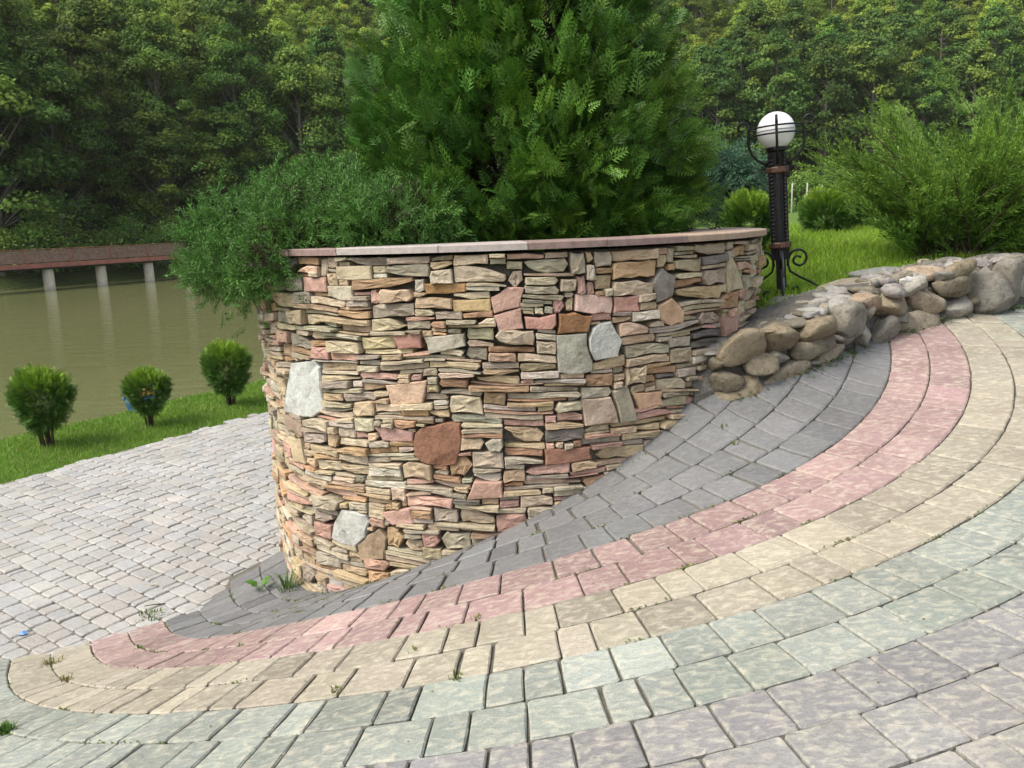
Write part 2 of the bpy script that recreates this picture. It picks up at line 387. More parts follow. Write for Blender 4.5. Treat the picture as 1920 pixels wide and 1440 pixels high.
ramp_ob = None
def build_ramp():
    global ramp_ob
    ts = np.radians(np.arange(-76, 118, 1.5)); rs = np.concatenate([[R0 - .12], np.arange(R0, 4.75, .1)])
    T, Rr = np.meshgrid(ts, rs); X = CX + Rr * np.sin(T); Y = CY - Rr * np.cos(T); Z = ramp_z(X, Y) - .013
    nx, ny = len(ts), len(rs); i, j = np.meshgrid(np.arange(nx - 1), np.arange(ny - 1)); a = (j * nx + i).ravel()
    FF = np.stack([a, a + nx, a + nx + 1, a + 1], 1); xc = X.ravel()[FF].mean(1); yc = Y.ravel()[FF].mean(1)
    FF = FF[~((xc > .7) & (yc > lw_y(xc) + .14))]
    me = mesh_fast('ramp_pavement', np.stack([X.ravel(), Y.ravel(), Z.ravel()], 1), FF, None, True)
    ramp_ob = tag(link('ramp_pavement', me, M_JOINT), kind='structure')
    GREY, PINK, YEL, GRN, VIO, BEI = (.156, .156, .160), (.282, .190, .185), (.298, .268, .212), (.232, .255, .230), (.198, .193, .197), (.240, .234, .222)
    rows = []
    for k in range(-4, 15):
        r_in = R1 + ROW * k
        if k < 0: c, nm = GREY, 'grey_paver'
        elif k < 2: c, nm = PINK, 'pink_paver'
        elif k < 4: c, nm = YEL, 'yellow_paver'
        elif k < 6: c, nm = GRN, 'green_paver'
        elif k < 8: c, nm = VIO, 'violet_grey_paver'
        elif k < 10: c, nm = BEI, 'beige_paver'
        else: c, nm = PINK, 'outer_pink_paver'
        rows.append((r_in, r_in + ROW, c, nm, k))
    for r_in, r_out, c, nm, k in rows:
        gap = .0034; th = math.radians(-75) + RS.rand() * .05; rm = (r_in + r_out) / 2
        last = None
        while th < math.radians(100):
            ln = random.choice([.10, .145, .145, .19, .19] if k >= -1 else [.11, .135, .15, .175])
            if ln == last and random.random() < .5: ln = random.choice([.10, .145, .19])
            last = ln
            t0, t1 = th, th + ln / rm; th = t1
            tm = (t0 + t1) / 2; mx, my = CX + rm * math.sin(tm), CY - rm * math.cos(tm)
            zc = float(ramp_z(mx, my))
            zmx = max(float(ramp_z(CX + r_out * math.sin(t), CY - r_out * math.cos(t))) for t in (t0, t1))
            if zmx < .004: continue
            if my > lw_y(mx) + .12 and mx > .3: continue
            pxx, pyy, dd = project([[mx, my, zc]])
            if dd[0] < .4 or pxx[0] > 2150 or pxx[0] < -500 or pyy[0] > 1900 or my < .25: continue
            gj = gap * (1 + (RS.rand() < .18) * RS.rand() * 1.8)
            if k < 0: gj *= 1 + 1.2 * RS.rand()
            gr = gap * .75
            a0, a1 = t0 + gj * 1.0 / rm, t1 - gj * .7 / rm
            ri, ro = r_in + gr, r_out - gr
            ch = .006
            pol = lambda r, t: (CX + r * math.sin(t), CY - r * math.cos(t))
            # inner edge then outer edge, corners clipped, irregular chipped edges
            am = (a0 + a1) / 2
            P = [pol(ri, a1 - ch / ri), pol(ri, am), pol(ri, a0 + ch / ri), pol(ri + ch, a0), pol((ri + ro) / 2, a0), pol(ro - ch, a0), pol(ro, a0 + ch / ro), pol(ro, am), pol(ro, a1 - ch / ro), pol(ro - ch, a1), pol((ri + ro) / 2, a1), pol(ri + ch, a1)]
            v = (1 + RS.normal(0, .085)) * (RS.uniform(.78, .92) if RS.rand() < .08 else 1); cc = np.array(c) * v * (1 + RS.normal(0, .009, 3))
            if k >= 7: cc = cc * .5 + .5 * np.array(BEI)
            V, F, cl, org = paver_mesh(nm, P, ramp_z, np.clip(cc, .02, .7), lift=RS.normal(0, .0014), bev=.005, tilt=RS.normal(0, .007 if k >= 0 else .004, 2), wob=.0011)
            link(nm, mesh_any(nm, V, F, cl), M_PAVER if k >= 0 else M_PAVER_G, ramp_ob, org)
build_ramp()

def build_plaza():
    # bed
    e0 = EDGE - ED * 6; V = []
    A = [EDGE - ED * 7 + EN * -.01, EDGE + ED * 7 + EN * -.01, EDGE + ED * 7 - EN * 8.5, EDGE - ED * 7 - EN * 8.5]
    b = MB().add([(p[0], p[1], -.012) for p in A], [(3, 2, 1, 0)] if True else [])
    plaza = tag(b.build('plaza_pavement', M_JOINT2), kind='structure')
    # face up
    plaza.data.polygons[0].flip() if plaza.data.polygons[0].normal.z < 0 else None
    d = np.array([.792, -.610]); nn = np.array([.610, .792]); pitch = .106
    zf = lambda x, y: np.zeros_like(np.asarray(x, float)) + .006 * np.sin(np.asarray(x) * 1.7 + np.asarray(y) * .9) + .004
    out = []
    for k in range(-20, 75):
        o = k * pitch; u = -9.0 + RS.rand() * .1; last = 0
        while u < 3:
            ln = random.choice([.055, .106, .106, .106, .158, .158])
            if ln == .055 and last == .055: ln = .158
            last = ln; u0, u1 = u, u + ln; u = u1
            c = d * (u0 + u1) / 2 + nn * (o + pitch / 2)
            s = (c - EDGE) @ EN; q = (c - EDGE) @ ED
            if s > -.045 or q < -4.5 or q > 5.5: continue
            rc = math.hypot(c[0] - CX, c[1] - CY)
            if rc < R0 + .02 or c[0] > .5: continue
            if c[1] < 5.6 and float(ramp_z(*c)) > .085 and math.degrees(math.atan2(c[0] - CX, -(c[1] - CY))) > -80: continue
            px, py, dd = project([[c[0], c[1], 0]])
            if px[0] < -160 or dd[0] < 1 or py[0] > 1700: continue
            # what the planter hides
            if px[0] > 640: continue
            g = .0036; R = min(.016, ln * .25)
            hx, hy = ln / 2 - g, pitch / 2 - g
            P = []
            for sx, sy, a0 in ((1, 1, 0), (-1, 1, 90), (-1, -1, 180), (1, -1, 270)):
                for a in (0, 45, 90):
                    an = math.radians(a0 + a)
                    P.append((sx * (hx - R) + R * math.cos(an), sy * (hy - R) + R * math.sin(an)))
            rot = RS.normal(0, .018); cs, sn = math.cos(rot), math.sin(rot)
            P = [c + d * (x * cs - y * sn) + nn * (x * sn + y * cs) for x, y in P]
            tone = RS.choice(4, p=[.5, .22, .16, .12]); base = [(.335, .330, .320), (.342, .325, .308), (.315, .315, .317), (.350, .337, .316)][tone]
            cc = np.array(base) * (1 + RS.normal(0, .05))
            out.append((ln * pitch / dd[0] ** 3 * (1.0 if -20 < px[0] < 560 else .02), P, cc))
    out.sort(key=lambda r: -r[0])
    BV, BF, BC = [], [], []; no = 0
    for i, (w, P, cc) in enumerate(out):
        V, F, cl, org = paver_mesh('paver', P, zf, np.clip(cc, .05, .6), lift=RS.normal(0, .0022), bev=.006, thick=.04, tilt=RS.normal(0, .010, 2), wob=.0010)
        if i < 300: link('paver', mesh_any('paver', V, F, cl), M_PLAZA, plaza, org)
        else:
            BV.append(V + org); BF += [tuple(a + no for a in f) for f in F]; BC.append(cl); no += len(V)
    o = link('far_pavers', mesh_any('far_pavers', np.concatenate(BV), BF, np.concatenate(BC)), M_PLAZA, plaza); tag(o, kind='stuff')
build_plaza()

# ------------------------------------------------------------------ the round planter
planter = tag(empty('round_planter', (CX, CY, 0)), 'tall round stone planter clad in stacked tan, grey and pink ledge stones', 'planter')
def P_local(o): o.location = Vector(o.location) - planter.location; return o
def cyl(u, z, d):
    """unrolled wall -> world"""
    t = u / R0; r = R0 + d
    return np.array([CX + r * np.sin(t), CY - r * np.cos(t), z])
def wall_hit(px, py):
    d = rays((px, py))[0]
    a = d[0] ** 2 + d[1] ** 2; b = -2 * (d[0] * CX + d[1] * CY); c = CX ** 2 + CY ** 2 - (R0 + .02) ** 2
    D = max(b * b - 4 * a * c, 0); t = (-b - math.sqrt(D)) / (2 * a)
    x, y, z = d * t + np.array([0, 0, EYE])
    return R0 * math.atan2(x - CX, -(y - CY)), z

core = MB()
NN = 96
prof = [(R0 - .055, -.15), (R0 - .055, TOP - .045), (R0 - .30, TOP - .045), (R0 - .30, TOP - .16)]
V = [(r * math.cos(2 * math.pi * k / NN), r * math.sin(2 * math.pi * k / NN), z) for r, z in prof for k in range(NN)]
F = [(i * NN + k, i * NN + (k + 1) % NN, (i + 1) * NN + (k + 1) % NN, (i + 1) * NN + k) for i in range(3) for k in range(NN)]
core.add(V, F).build('mortar_core', M_MORTAR, planter, True)
sb = MB(); rr = [0.0, .4, .8, R0 - .29]
V = [(0, 0, TOP - .05)] + [(r * math.cos(2 * math.pi * k / 40), r * math.sin(2 * math.pi * k / 40), TOP - .05 - .09 * (r / 1.2) ** 2 + RS.normal(0, .008)) for r in rr[1:] for k in range(40)]
F = [(0, 1 + k, 1 + (k + 1) % 40) for k in range(40)] + [(1 + i * 40 + k, 1 + (i + 1) * 40 + k, 1 + (i + 1) * 40 + (k + 1) % 40, 1 + i * 40 + (k + 1) % 40) for i in range(2) for k in range(40)]
sb.add(V, F).build('soil', M_SOIL, planter, True)

# coping slabs: joints read off the photograph, then regular round the back
front = [math.radians(a) for a in (-58, -44, -31, -11.5, 3.2, 16.5, 33, 52, 74)]
rest = list(np.linspace(math.radians(74), math.radians(302), 13))[1:]
js = front + rest
mats = [M_COPE_A, M_COPE_A, M_COPE_B, M_COPE_B, M_COPE_A, M_COPE_A, M_COPE_C, M_COPE_C] + [M_COPE_B, M_COPE_C, M_COPE_A] * 5
for i in range(len(js) - 1):
    a, b = js[i] + .0012, js[i + 1] - .0012; n = max(4, int((b - a) / .05)); ro, ri = R0 + .040, R0 - .335
    z1 = TOP + RS.normal(0, .0015); z0 = z1 - .030; bv = .004
    V = []
    for t in np.linspace(a, b, n + 1):
        e = RS.normal(0, .0012)
        for r, z in ((ri, z0), (ro + e, z0), (ro + e, z1 - bv), (ro + e - bv, z1), (ri, z1)):
            V.append((r * math.sin(t), -r * math.cos(t), z))
    F = [(k * 5 + j, k * 5 + (j + 1) % 5, (k + 1) * 5 + (j + 1) % 5, (k + 1) * 5 + j) for k in range(n) for j in range(5)] + [(4, 3, 2, 1, 0), tuple(n * 5 + j for j in range(5))]
    MB().add(V, F).build('coping_slab', mats[i], planter)

def stone_mesh(poly, depth, col, roughness=.10, tilt=None, flatness=1.0):
    """poly: outline in (u,z), ccw as seen from outside. Returns world V, F, cols."""
    poly = np.asarray(poly, float); n = len(poly); c = poly.mean(0)
    h = min(np.ptp(poly[:, 1]), np.ptp(poly[:, 0]))
    bev = min(.004, h * .10)
    d = poly - c; L = np.linalg.norm(d, axis=1, keepdims=True)
    inn = c + d * (1 - bev / L * (1 + RS.rand(n, 1) * .8)); mid = c + d * .5
    if tilt is None: tilt = RS.normal(0, .07, 2)
    dep = lambda q: depth + ((q - c) * tilt).sum(1)
    rg = min(.010, h * roughness)
    V = []
    for p in poly: V.append(cyl(p[0], p[1], -.06))
    e = dep(poly) - bev * (.6 + .8 * RS.rand(n))
    for p, k in zip(poly, e): V.append(cyl(p[0], p[1], k))
    e = dep(inn) + RS.normal(0, rg * .35, n)
    for p, k in zip(inn, e): V.append(cyl(p[0], p[1], k))
    e = dep(mid) + RS.normal(0, rg * .5 * flatness, n)
    for p, k in zip(mid, e): V.append(cyl(p[0], p[1], k))
    V.append(cyl(c[0], c[1], depth + RS.normal(0, rg * .6 * flatness)))
    F = []
    for i in range(n):
        j = (i + 1) % n
        for q in range(3): F.append((q * n + i, q * n + j, (q + 1) * n + j, (q + 1) * n + i))
        F.append((3 * n + i, 3 * n + j, 4 * n))
    cols = np.tile(np.asarray(col, float), (4 * n + 1, 1)) * (1 + RS.normal(0, .04, (4 * n + 1, 1)))
    return np.array(V), F, np.clip(cols, .01, .8)

PAL = [((.385, .315, .22), .20), ((.43, .375, .285), .18), ((.37, .335, .26), .19), ((.345, .32, .26), .14), ((.30, .28, .235), .07), ((.435, .30, .245), .06), ((.41, .275, .245), .05), ((.30, .205, .135), .045), ((.38, .265, .165), .05), ((.44, .425, .38), .04), ((.17, .16, .15), .012)]
PALP = np.array([p for _, p in PAL]); PALP /= PALP.sum()
def pick_col():
    c = np.array(PAL[RS.choice(len(PAL), p=PALP)][0]); return np.clip(c * np.array([1.06, 1.0, .95]) * (1 + RS.normal(0, .11)) * (1 + RS.normal(0, .028, 3)), .03, .7)

WHITE, GREYS, LGREY, RUST, PEACH, DKG = (.47, .485, .46), (.36, .35, .29), (.41, .415, .385), (.27, .145, .075), (.50, .335, .22), (.25, .225, .20)
PK, PKL, RED, TAN, OCH = (.47, .30, .245), (.53, .375, .325), (.45, .255, .21), (.43, .365, .255), (.45, .335, .18)
def warp(u, z):
    a = 1.0 - .75 * smooth01(TOP - .35, TOP - .05, z)
    return a * (.016 * np.sin(u * 2.3 + z * 1.9) + .009 * np.sin(u * 6.1 - z * 3.0 + 1.0) + .004 * np.sin(u * 14 + z * 9))
FEATS = [
 (WHITE, [(545, 680), (585, 675), (597, 690), (604, 765), (583, 783), (535, 770), (537, 740)]),
 (GREYS, [(1044, 628), (1101, 626), (1101, 647), (1113, 679), (1112, 697), (1069, 704), (1048, 698)]),
 (LGREY, [(1104, 639), (1112, 616), (1147, 602), (1169, 639), (1159, 669), (1116, 676)]),
 (RUST, [(1048, 591), (1080, 587), (1112, 593), (1105, 624), (1046, 626)]),
 (PEACH, [(1235, 574), (1263, 560), (1285, 586), (1282, 605), (1260, 612), (1239, 601)]),
 (DKG, [(1243, 503), (1271, 518), (1266, 556), (1233, 569), (1225, 532)]),
 (PK, [(920, 560), (951, 539), (984, 541), (975, 577), (925, 588)]),
 (PK, [(925, 591), (977, 579), (982, 618), (934, 621)]),
 (PKL, [(1080, 553), (1150, 556), (1148, 587), (1114, 590), (1080, 584)]),
 ((.42, .33, .26), [(1091, 749), (1147, 746), (1162, 794), (1097, 800)]),
 ((.31, .28, .21), [(1150, 735), (1176, 723), (1198, 791), (1164, 795)]),
 ((.47, .31, .20), [(1187, 739), (1243, 736), (1246, 760), (1201, 768)]),
 ((.24, .125, .08), [(777, 813), (788, 802), (830, 793), (863, 795), (865, 824), (854, 871), (802, 875), (777, 854)]),
 (LGREY, [(637, 956), (686, 967), (691, 979), (683, 1007), (663, 1027), (619, 1009), (622, 982)]),
 ((.30, .225, .15), [(708, 993), (722, 1010), (719, 1049), (672, 1052), (668, 1024), (686, 1006)]),
 ((.40, .255, .22), [(699, 802), (774, 812), (772, 829), (716, 827)]),
 ((.29, .215, .165), [(531, 777), (566, 793), (565, 821), (533, 804)]),
 ((.47, .38, .25), [(536, 818), (562, 824), (572, 871), (549, 866)]),
 ((.48, .345, .25), [(721, 725), (801, 713), (791, 756), (731, 760)]),
 ((.47, .30, .25), [(566, 520), (611, 519), (612, 549), (567, 548)]),
 ((.40, .36, .28), [(613, 537), (659, 536), (662, 566), (638, 564), (615, 555)]),
 (TAN, [(628, 500), (695, 499), (695, 522), (629, 524)]),
 ((.38, .23, .11), [(794, 533), (873, 532), (873, 549), (797, 552)]),
 (OCH, [(847, 564), (919, 560), (921, 584), (849, 585)]),
 (RED, [(732, 628), (790, 627), (790, 654), (744, 655)]),
 ((.40, .37, .30), [(794, 634), (870, 627), (873, 650), (805, 665)]),
 ((.44, .375, .26), [(1367, 484), (1378, 482), (1398, 541), (1368, 550), (1365, 512)]),
 (PK, [(1357, 597), (1385, 588), (1383, 619), (1361, 631)]),
 (RED, [(1152, 557), (1198, 555), (1200, 584), (1152, 586)]),
 (RED, [(984, 594), (1043, 589), (1045, 608), (1037, 618), (987, 618)]),
 ((.42, .27, .21), [(888, 905), (942, 903), (945, 933), (873, 937)]),
 ((.30, .16, .11), [(1020, 842), (1108, 838), (1112, 862), (1022, 872)]),
 (PK, [(712, 962), (768, 952), (775, 982), (735, 985)]),
]
U0, U1, DU = -R0 * math.radians(112), R0 * math.radians(96), .01
NU = int((U1 - U0) / DU)
ztop = TOP - .042
def base_at(u):
    p = cyl(u, 0, .0); return max(-.02, float(ramp_z(p[0], p[1])) - .05) if abs(math.degrees(u / R0)) < 80 else (-.02 if u < 0 else .9)
sky_line = np.array([base_at(U0 + (i + .5) * DU) for i in range(NU)])
feats = []; colblk = [[] for _ in range(NU)]
for col, P in FEATS:
    Q = np.array([wall_hit(*p) for p in P]); Q[:, 1] -= warp(Q[:, 0], Q[:, 1])
    if np.cross(Q[1] - Q[0], Q[2] - Q[1]) < 0: Q = Q[::-1]
    feats.append((Q, col))
    for ci in range(NU):
        u_ = U0 + (ci + .5) * DU; zs = []
        for qa, qb in zip(Q, np.roll(Q, -1, 0)):
            if (qa[0] - u_) * (qb[0] - u_) <= 0 and qa[0] != qb[0]: zs.append(qa[1] + (qb[1] - qa[1]) * (u_ - qa[0]) / (qb[0] - qa[0]))
        if len(zs) >= 2 and max(zs) - min(zs) > .012: colblk[ci].append((min(zs) + .003, max(zs) - .003))
stones = []      # (score, V, F, cols)
def emit(poly, depth, col, big=False, **k):
    poly = np.array(poly, float); poly[:, 1] += warp(poly[:, 0], poly[:, 1])
    V, F, c = stone_mesh(poly, depth, col, **k)
    ctr = V.mean(0); px, py, dd = project([ctr])
    nrm = np.array([ctr[0] - CX, ctr[1] - CY, 0]); nrm /= np.linalg.norm(nrm)
    vis = max(0, float(nrm @ (np.array([0, 0, EYE]) - ctr)) / dd[0])
    A = np.ptp(np.asarray(poly)[:, 0]) * np.ptp(np.asarray(poly)[:, 1])
    stones.append(((10 if big else 0) + A * vis / dd[0] ** 2, V, F, c))
for Q, col in feats:
    # subdivide the outline a little so that edges are not straight
    P = []
    for i in range(len(Q)):
        a, b = Q[i], Q[(i + 1) % len(Q)]; P.append(a + RS.normal(0, .002, 2))
        if np.linalg.norm(b - a) > .05: P.append((a + b) / 2 + RS.normal(0, .0035, 2))
    c = np.mean(P, 0); P = [c + (p - c) * .985 for p in P]
    emit(P, .014 + .008 * RS.rand(), np.array(col), True, roughness=.03, tilt=RS.normal(0, .02, 2), flatness=.12)

def rect_outline(u0, u1, z0, z1):
    w, h = u1 - u0, z1 - z0; g = .0011; j = min(h, w)
    u0 += g; u1 -= g; z0 += g * .6; z1 -= g * .6
    style = RS.rand()
    t = RS.normal(0, .018) * w * .5            # slight wedge
    k = max(1, min(4, int(w / .05)))
    P = []
    el, er = (RS.rand(2) * .14 * j), (RS.rand(2) * .14 * j)
    if RS.rand() < .22: er = er + j * .45 * RS.rand(2)
    if RS.rand() < .22: el = el + j * .45 * RS.rand(2)
    tp = [0, 0, 0, 0]
    if w > 2.2 * h and RS.rand() < .55: tp[RS.randint(4)] = RS.uniform(.2, .62) * h
    P.append((u0 + el[0], z0 + RS.rand() * .10 * h + tp[0]))
    for i in range(1, k + 1): fx = i / (k + 1); P.append((u0 + w * fx, z0 + RS.rand() * .13 * h + max(0, tp[0] * (1 - 2 * fx), tp[1] * (2 * fx - 1))))
    P.append((u1 - er[0], z0 + RS.rand() * .12 * h + tp[1])); P.append((u1 - RS.rand() * .004, (z0 + z1) / 2 + RS.normal(0, .10) * h + (tp[1] - tp[2]) * .5))
    P.append((u1 - er[1], z1 - RS.rand() * .12 * h - tp[2]))
    for i in range(k, 0, -1): fx = i / (k + 1); P.append((u0 + w * fx, z1 - RS.rand() * .13 * h - max(0, tp[3] * (1 - 2 * fx), tp[2] * (2 * fx - 1))))
    P.append((u0 + el[1], z1 - RS.rand() * .12 * h - tp[3])); P.append((u0 + RS.rand() * .004, (z0 + z1) / 2 + RS.normal(0, .10) * h + (tp[0] - tp[3]) * .5))
    P = np.array(P); c = P.mean(0); a = RS.normal(0, .02); d = P - c
    return c + np.c_[d[:, 0] - a * d[:, 1] * 0, d[:, 1] + a * d[:, 0]]

def free_above(i0, i1, z):
    """free height above z over columns i0..i1"""
    lims = [ztop]
    for ci in range(i0, i1):
        for (c, d) in colblk[ci]:
            if d > z + .004: lims.append(max(c, z))
    return (np.percentile(lims, 15) if len(lims) > 6 else min(lims)) - z
for i in range(NU):           # feature stones standing on the start line
    pass
guard = 0; open_cols = np.ones(NU, bool)
while open_cols.any() and guard < 9000:
    guard += 1
    zz = np.where(open_cols, sky_line, 99); i0 = int(np.argmin(zz)); z = sky_line[i0]
    if z > ztop - .012: open_cols[i0] = False; continue
    # run of columns of nearly the same height
    tol = .011
    a = i0
    while a > 0 and abs(sky_line[a - 1] - z) < tol: a -= 1
    b = i0 + 1
    while b < NU and abs(sky_line[b] - z) < tol: b += 1
    # inside a feature? lift the line over it
    hit = [bl for bl in colblk[i0] if bl[0] - .016 <= z + .002 < bl[1]]
    if hit: sky_line[i0] = hit[0][1] + .001; continue
    # limit the run by features
    def blocked(i):
        return any(bl[0] - .016 <= z + .002 < bl[1] for bl in colblk[i])
    a2 = i0
    while a2 > a and not blocked(a2 - 1): a2 -= 1
    b2 = i0 + 1
    while b2 < b and not blocked(b2): b2 += 1
    a, b = a2, b2; run = b - a
    if run <= 3:
        nb = [sky_line[a - 1] if a > 0 else z + .03, sky_line[b] if b < NU else z + .03]
        up = max(.012, min(min(x for x in nb), z + .05) - z) if min(nb) > z else .012
        sky_line[a:b] = z + up; continue
    kind = RS.rand()
    if kind < .46: h, w = RS.uniform(.016, .028), RS.uniform(.12, .34)
    elif kind < .78: h, w = RS.uniform(.028, .044), RS.uniform(.11, .27)
    elif kind < .94: h, w = RS.uniform(.048, .070), RS.uniform(.10, .23)
    else: h, w = RS.uniform(.07, .10), RS.uniform(.10, .16)
    if run <= 7: h = min(h, .036)
    if z > TOP - .30 and RS.rand() < .45: h, w = RS.uniform(.055, .085), RS.uniform(.15, .30)
    cols = min(run, max(5, int(w / DU)))
    if run - cols < 5: cols = run if run * DU < .34 else run // 2
    st = a if RS.rand() < .75 or run == cols else b - cols
    fr = free_above(st, st + cols, z)
    if fr < .012: sky_line[st:st + cols] = np.maximum(sky_line[st:st + cols], z + max(fr, .006)); continue
    h = min(h, fr)
    if 0 < fr - h < .016: h = fr if fr < .10 else h - .012
    zl = float(sky_line[st:st + cols].mean()) if cols else z
    zb = float(np.median(sky_line[st:st + cols]))
    ua, ub = U0 + st * DU, U0 + (st + cols) * DU
    depth = RS.choice([.004, .012, .02, .03], p=[.28, .36, .26, .10]) + RS.normal(0, .004)
    emit(rect_outline(ua, ub, zb, z + h), depth, pick_col())
    sky_line[st:st + cols] = z + h + RS.uniform(-.0015, .0015)
stones.sort(key=lambda s: -s[0])
BV, BF, BC, no = [], [], [], 0
for i, (sc_, V, F, c) in enumerate(stones):
    if i < 300:
        org = V.mean(0); o = link('stone', mesh_any('stone', V - org, F, c), M_STONE, planter, org - np.array([CX, CY, 0]))
    else:
        BV.append(V - np.array([CX, CY, 0])); BF += [tuple(a + no for a in f) for f in F]; BC.append(c); no += len(V)
tag(link('small_stones', mesh_any('small_stones', np.concatenate(BV), BF, np.concatenate(BC)), M_STONE, planter), kind='stuff')
print('stones', len(stones))
# bare patch of cement at the foot
Q = np.array([wall_hit(*p) for p in [(598, 1108), (606, 1078), (628, 1068), (655, 1075), (664, 1092), (650, 1108), (620, 1113)]])
if np.cross(Q[1] - Q[0], Q[2] - Q[1]) < 0: Q = Q[::-1]
V, F, c = stone_mesh(Q, .0, (.42, .40, .36), flatness=.5); V = V - np.array([CX, CY, 0])
link('cement_patch', mesh_any('cement_patch', V, F, c), M_CEMENT, planter)

# ------------------------------------------------------------------ low boulder wall
def unit_(v): return v / (np.linalg.norm(v) + 1e-9)
def blob_mesh(name, size, col, seed, sub=2, rough=.10, boxy=.55, mesh_only=True):
    """rounded field stone"""
    rs = np.random.RandomState(seed)
    n = 18; m_ = 12; V = []; PLN = [(unit_(rs.normal(0, 1, 3) * np.array([.7, 1.2, 1])), rs.uniform(.48, .80)) for _ in range(9)]; 
    K = rs.normal(0, 1, (5, 3)); PH = rs.rand(5) * 6.28
    for i in range(m_):
        ph = math.pi * (i + .5) / m_ - math.pi / 2
        for k in range(n):
            th = 2 * math.pi * k / n + (i % 2) * .3
            v = np.array([math.cos(ph) * math.cos(th), math.cos(ph) * math.sin(th), math.sin(ph)])
            e = boxy; q1 = lambda t: math.copysign(abs(t) ** e, t)
            s = np.array([q1(math.cos(ph)) * q1(math.cos(th)), q1(math.cos(ph)) * q1(math.sin(th)), q1(math.sin(ph))])
            s = s * (1 + rough * sum(math.sin(K[q] @ v * 1.7 + PH[q]) for q in range(5)) / 2.2)
            for pn, pd in PLN:
                ex = float(pn @ s) - pd
                if ex > 0: s = s - pn * ex * .82
            s = s * 1.12 + rs.normal(0, .012, 3)
            V.append(s * np.array(size) / 2)
    V += [np.array([0, 0, -size[2] / 2 * .95]), np.array([0, 0, size[2] / 2 * .95])]
    F = [(i * n + k, i * n + (k + 1) % n, (i + 1) * n + (k + 1) % n, (i + 1) * n + k) for i in range(m_ - 1) for k in range(n)]
    F += [(m_ * n, (k + 1) % n, k) for k in range(n)] + [(m_ * n + 1, (m_ - 1) * n + k, (m_ - 1) * n + (k + 1) % n) for k in range(n)]
    c = np.tile(np.asarray(col, float), (len(V), 1)) * (1 + rs.normal(0, .05, (len(V), 1)))
    return mesh_any(name, V, F, np.clip(c, .02, .7), True)

def lw_h(x): return .205 + .055 * smooth01(1.0, 2.2, x)
boulder_wall = tag(empty('boulder_wall', (1.4, 3.7, 1.2)), 'low wall of rounded grey and tan boulders running up beside the paving', 'wall')
BW = np.array(boulder_wall.location)
# mortar body
xs_ = np.concatenate([np.linspace(.85, 4.2, 40), np.linspace(4.4, 9, 12)])
V = []
for x in xs_:
    y = float(lw_y(x)); dy = (float(lw_y(x + .05)) - float(lw_y(x - .05))) / .1; nrm = np.array([-dy, 1]) / math.hypot(dy, 1)
    zb = float(ramp_z(x, y)); hgt = float(lw_h(x)) - .005 + .012 * math.sin(x * 5)
    for (o, z) in ((.085, zb - .25), (.075, zb + .06), (.10, zb + hgt * .75), (.15, zb + hgt * .97), (LWW * .6, zb + hgt + .015), (LWW, zb + hgt), (LWW, zb - .25)):
        V.append((x + nrm[0] * o - BW[0] + RS.normal(0, .004), y + nrm[1] * o - BW[1] + RS.normal(0, .006), z - BW[2] + RS.normal(0, .006)))
F = [(i * 7 + j, (i + 1) * 7 + j, (i + 1) * 7 + j + 1, i * 7 + j + 1) for i in range(len(xs_) - 1) for j in range(6)]
M_MORTAR2 = mat_ground('grey_mortar_material', [(.3, (.095, .09, .078)), (.7, (.18, .17, .15))], 9, 60, .02)
link('mortar_bed', mesh_any('mortar_bed', V, F, None, False), M_MORTAR2, boulder_wall)
def z7(x, y): return 1320 + x * .3125, 440 + y * .3125
def face_hit(px, py, off=.06):
    """ray against the front face of the low wall"""
    d = rays((px, py))[0]
    for t in np.arange(2.5, 12, .01):
        x, y = d[0] * t, d[1] * t
        if x > .3 and y > lw_y(x) + off: return np.array([x, y, EYE + d[2] * t])
    return None
BCOL = dict(t=(.25, .215, .155), d=(.185, .165, .125), g=(.225, .215, .19), l=(.32, .31, .285), b=(.32, .285, .225), o=(.36, .285, .21), w=(.46, .455, .44), m=(.30, .28, .27), v=(.26, .27, .245))
FACE = [(210, 680, 262, 172, 't', -8), (140, 870, 200, 110, 'd', -5), (320, 780, 175, 135, 'd', 0), (190, 945, 285, 140, 't', -14), (455, 610, 240, 180, 't', -10), (685, 560, 212, 150, 't', -8), (670, 672, 275, 120, 'd', -12), (450, 742, 95, 85, 'g', 0), (485, 842, 265, 120, 'b', -14), (860, 488, 155, 190, 'g', 0), (940, 605, 95, 190, 'l', -38), (1065, 590, 190, 170, 'g', -25), (1130, 420, 215, 135, 't', -6), (1265, 545, 240, 150, 'b', -10), (1330, 408, 185, 145, 'b', 10), (1500, 452, 225, 115, 'l', -16), (1475, 315, 225, 115, 'd', -4), (1690, 325, 225, 245, 'g', 0), (1825, 280, 130, 215, 'g', 0), (1905, 270, 100, 165, 'l', 5), (1960, 200, 150, 130, 't', 0), (1510, 215, 245, 90, 't', -10), (1265, 312, 150, 92, 'l', -4), (830, 615, 105, 80, 'g', 0), (750, 715, 250, 105, 'b', -14), (965, 398, 160, 100, 'o', 8), (80, 770, 120, 90, 'd', 0), (1400, 520, 90, 80, 'g', 0), (1180, 500, 80, 70, 'g', 0), (960, 470, 90, 110, 'g', 0), (2060, 300, 200, 140, 'b', -8), (2100, 170, 220, 110, 'g', -8), (640, 770, 70, 50, 'g', 0), (1590, 400, 70, 80, 'd', 0)]
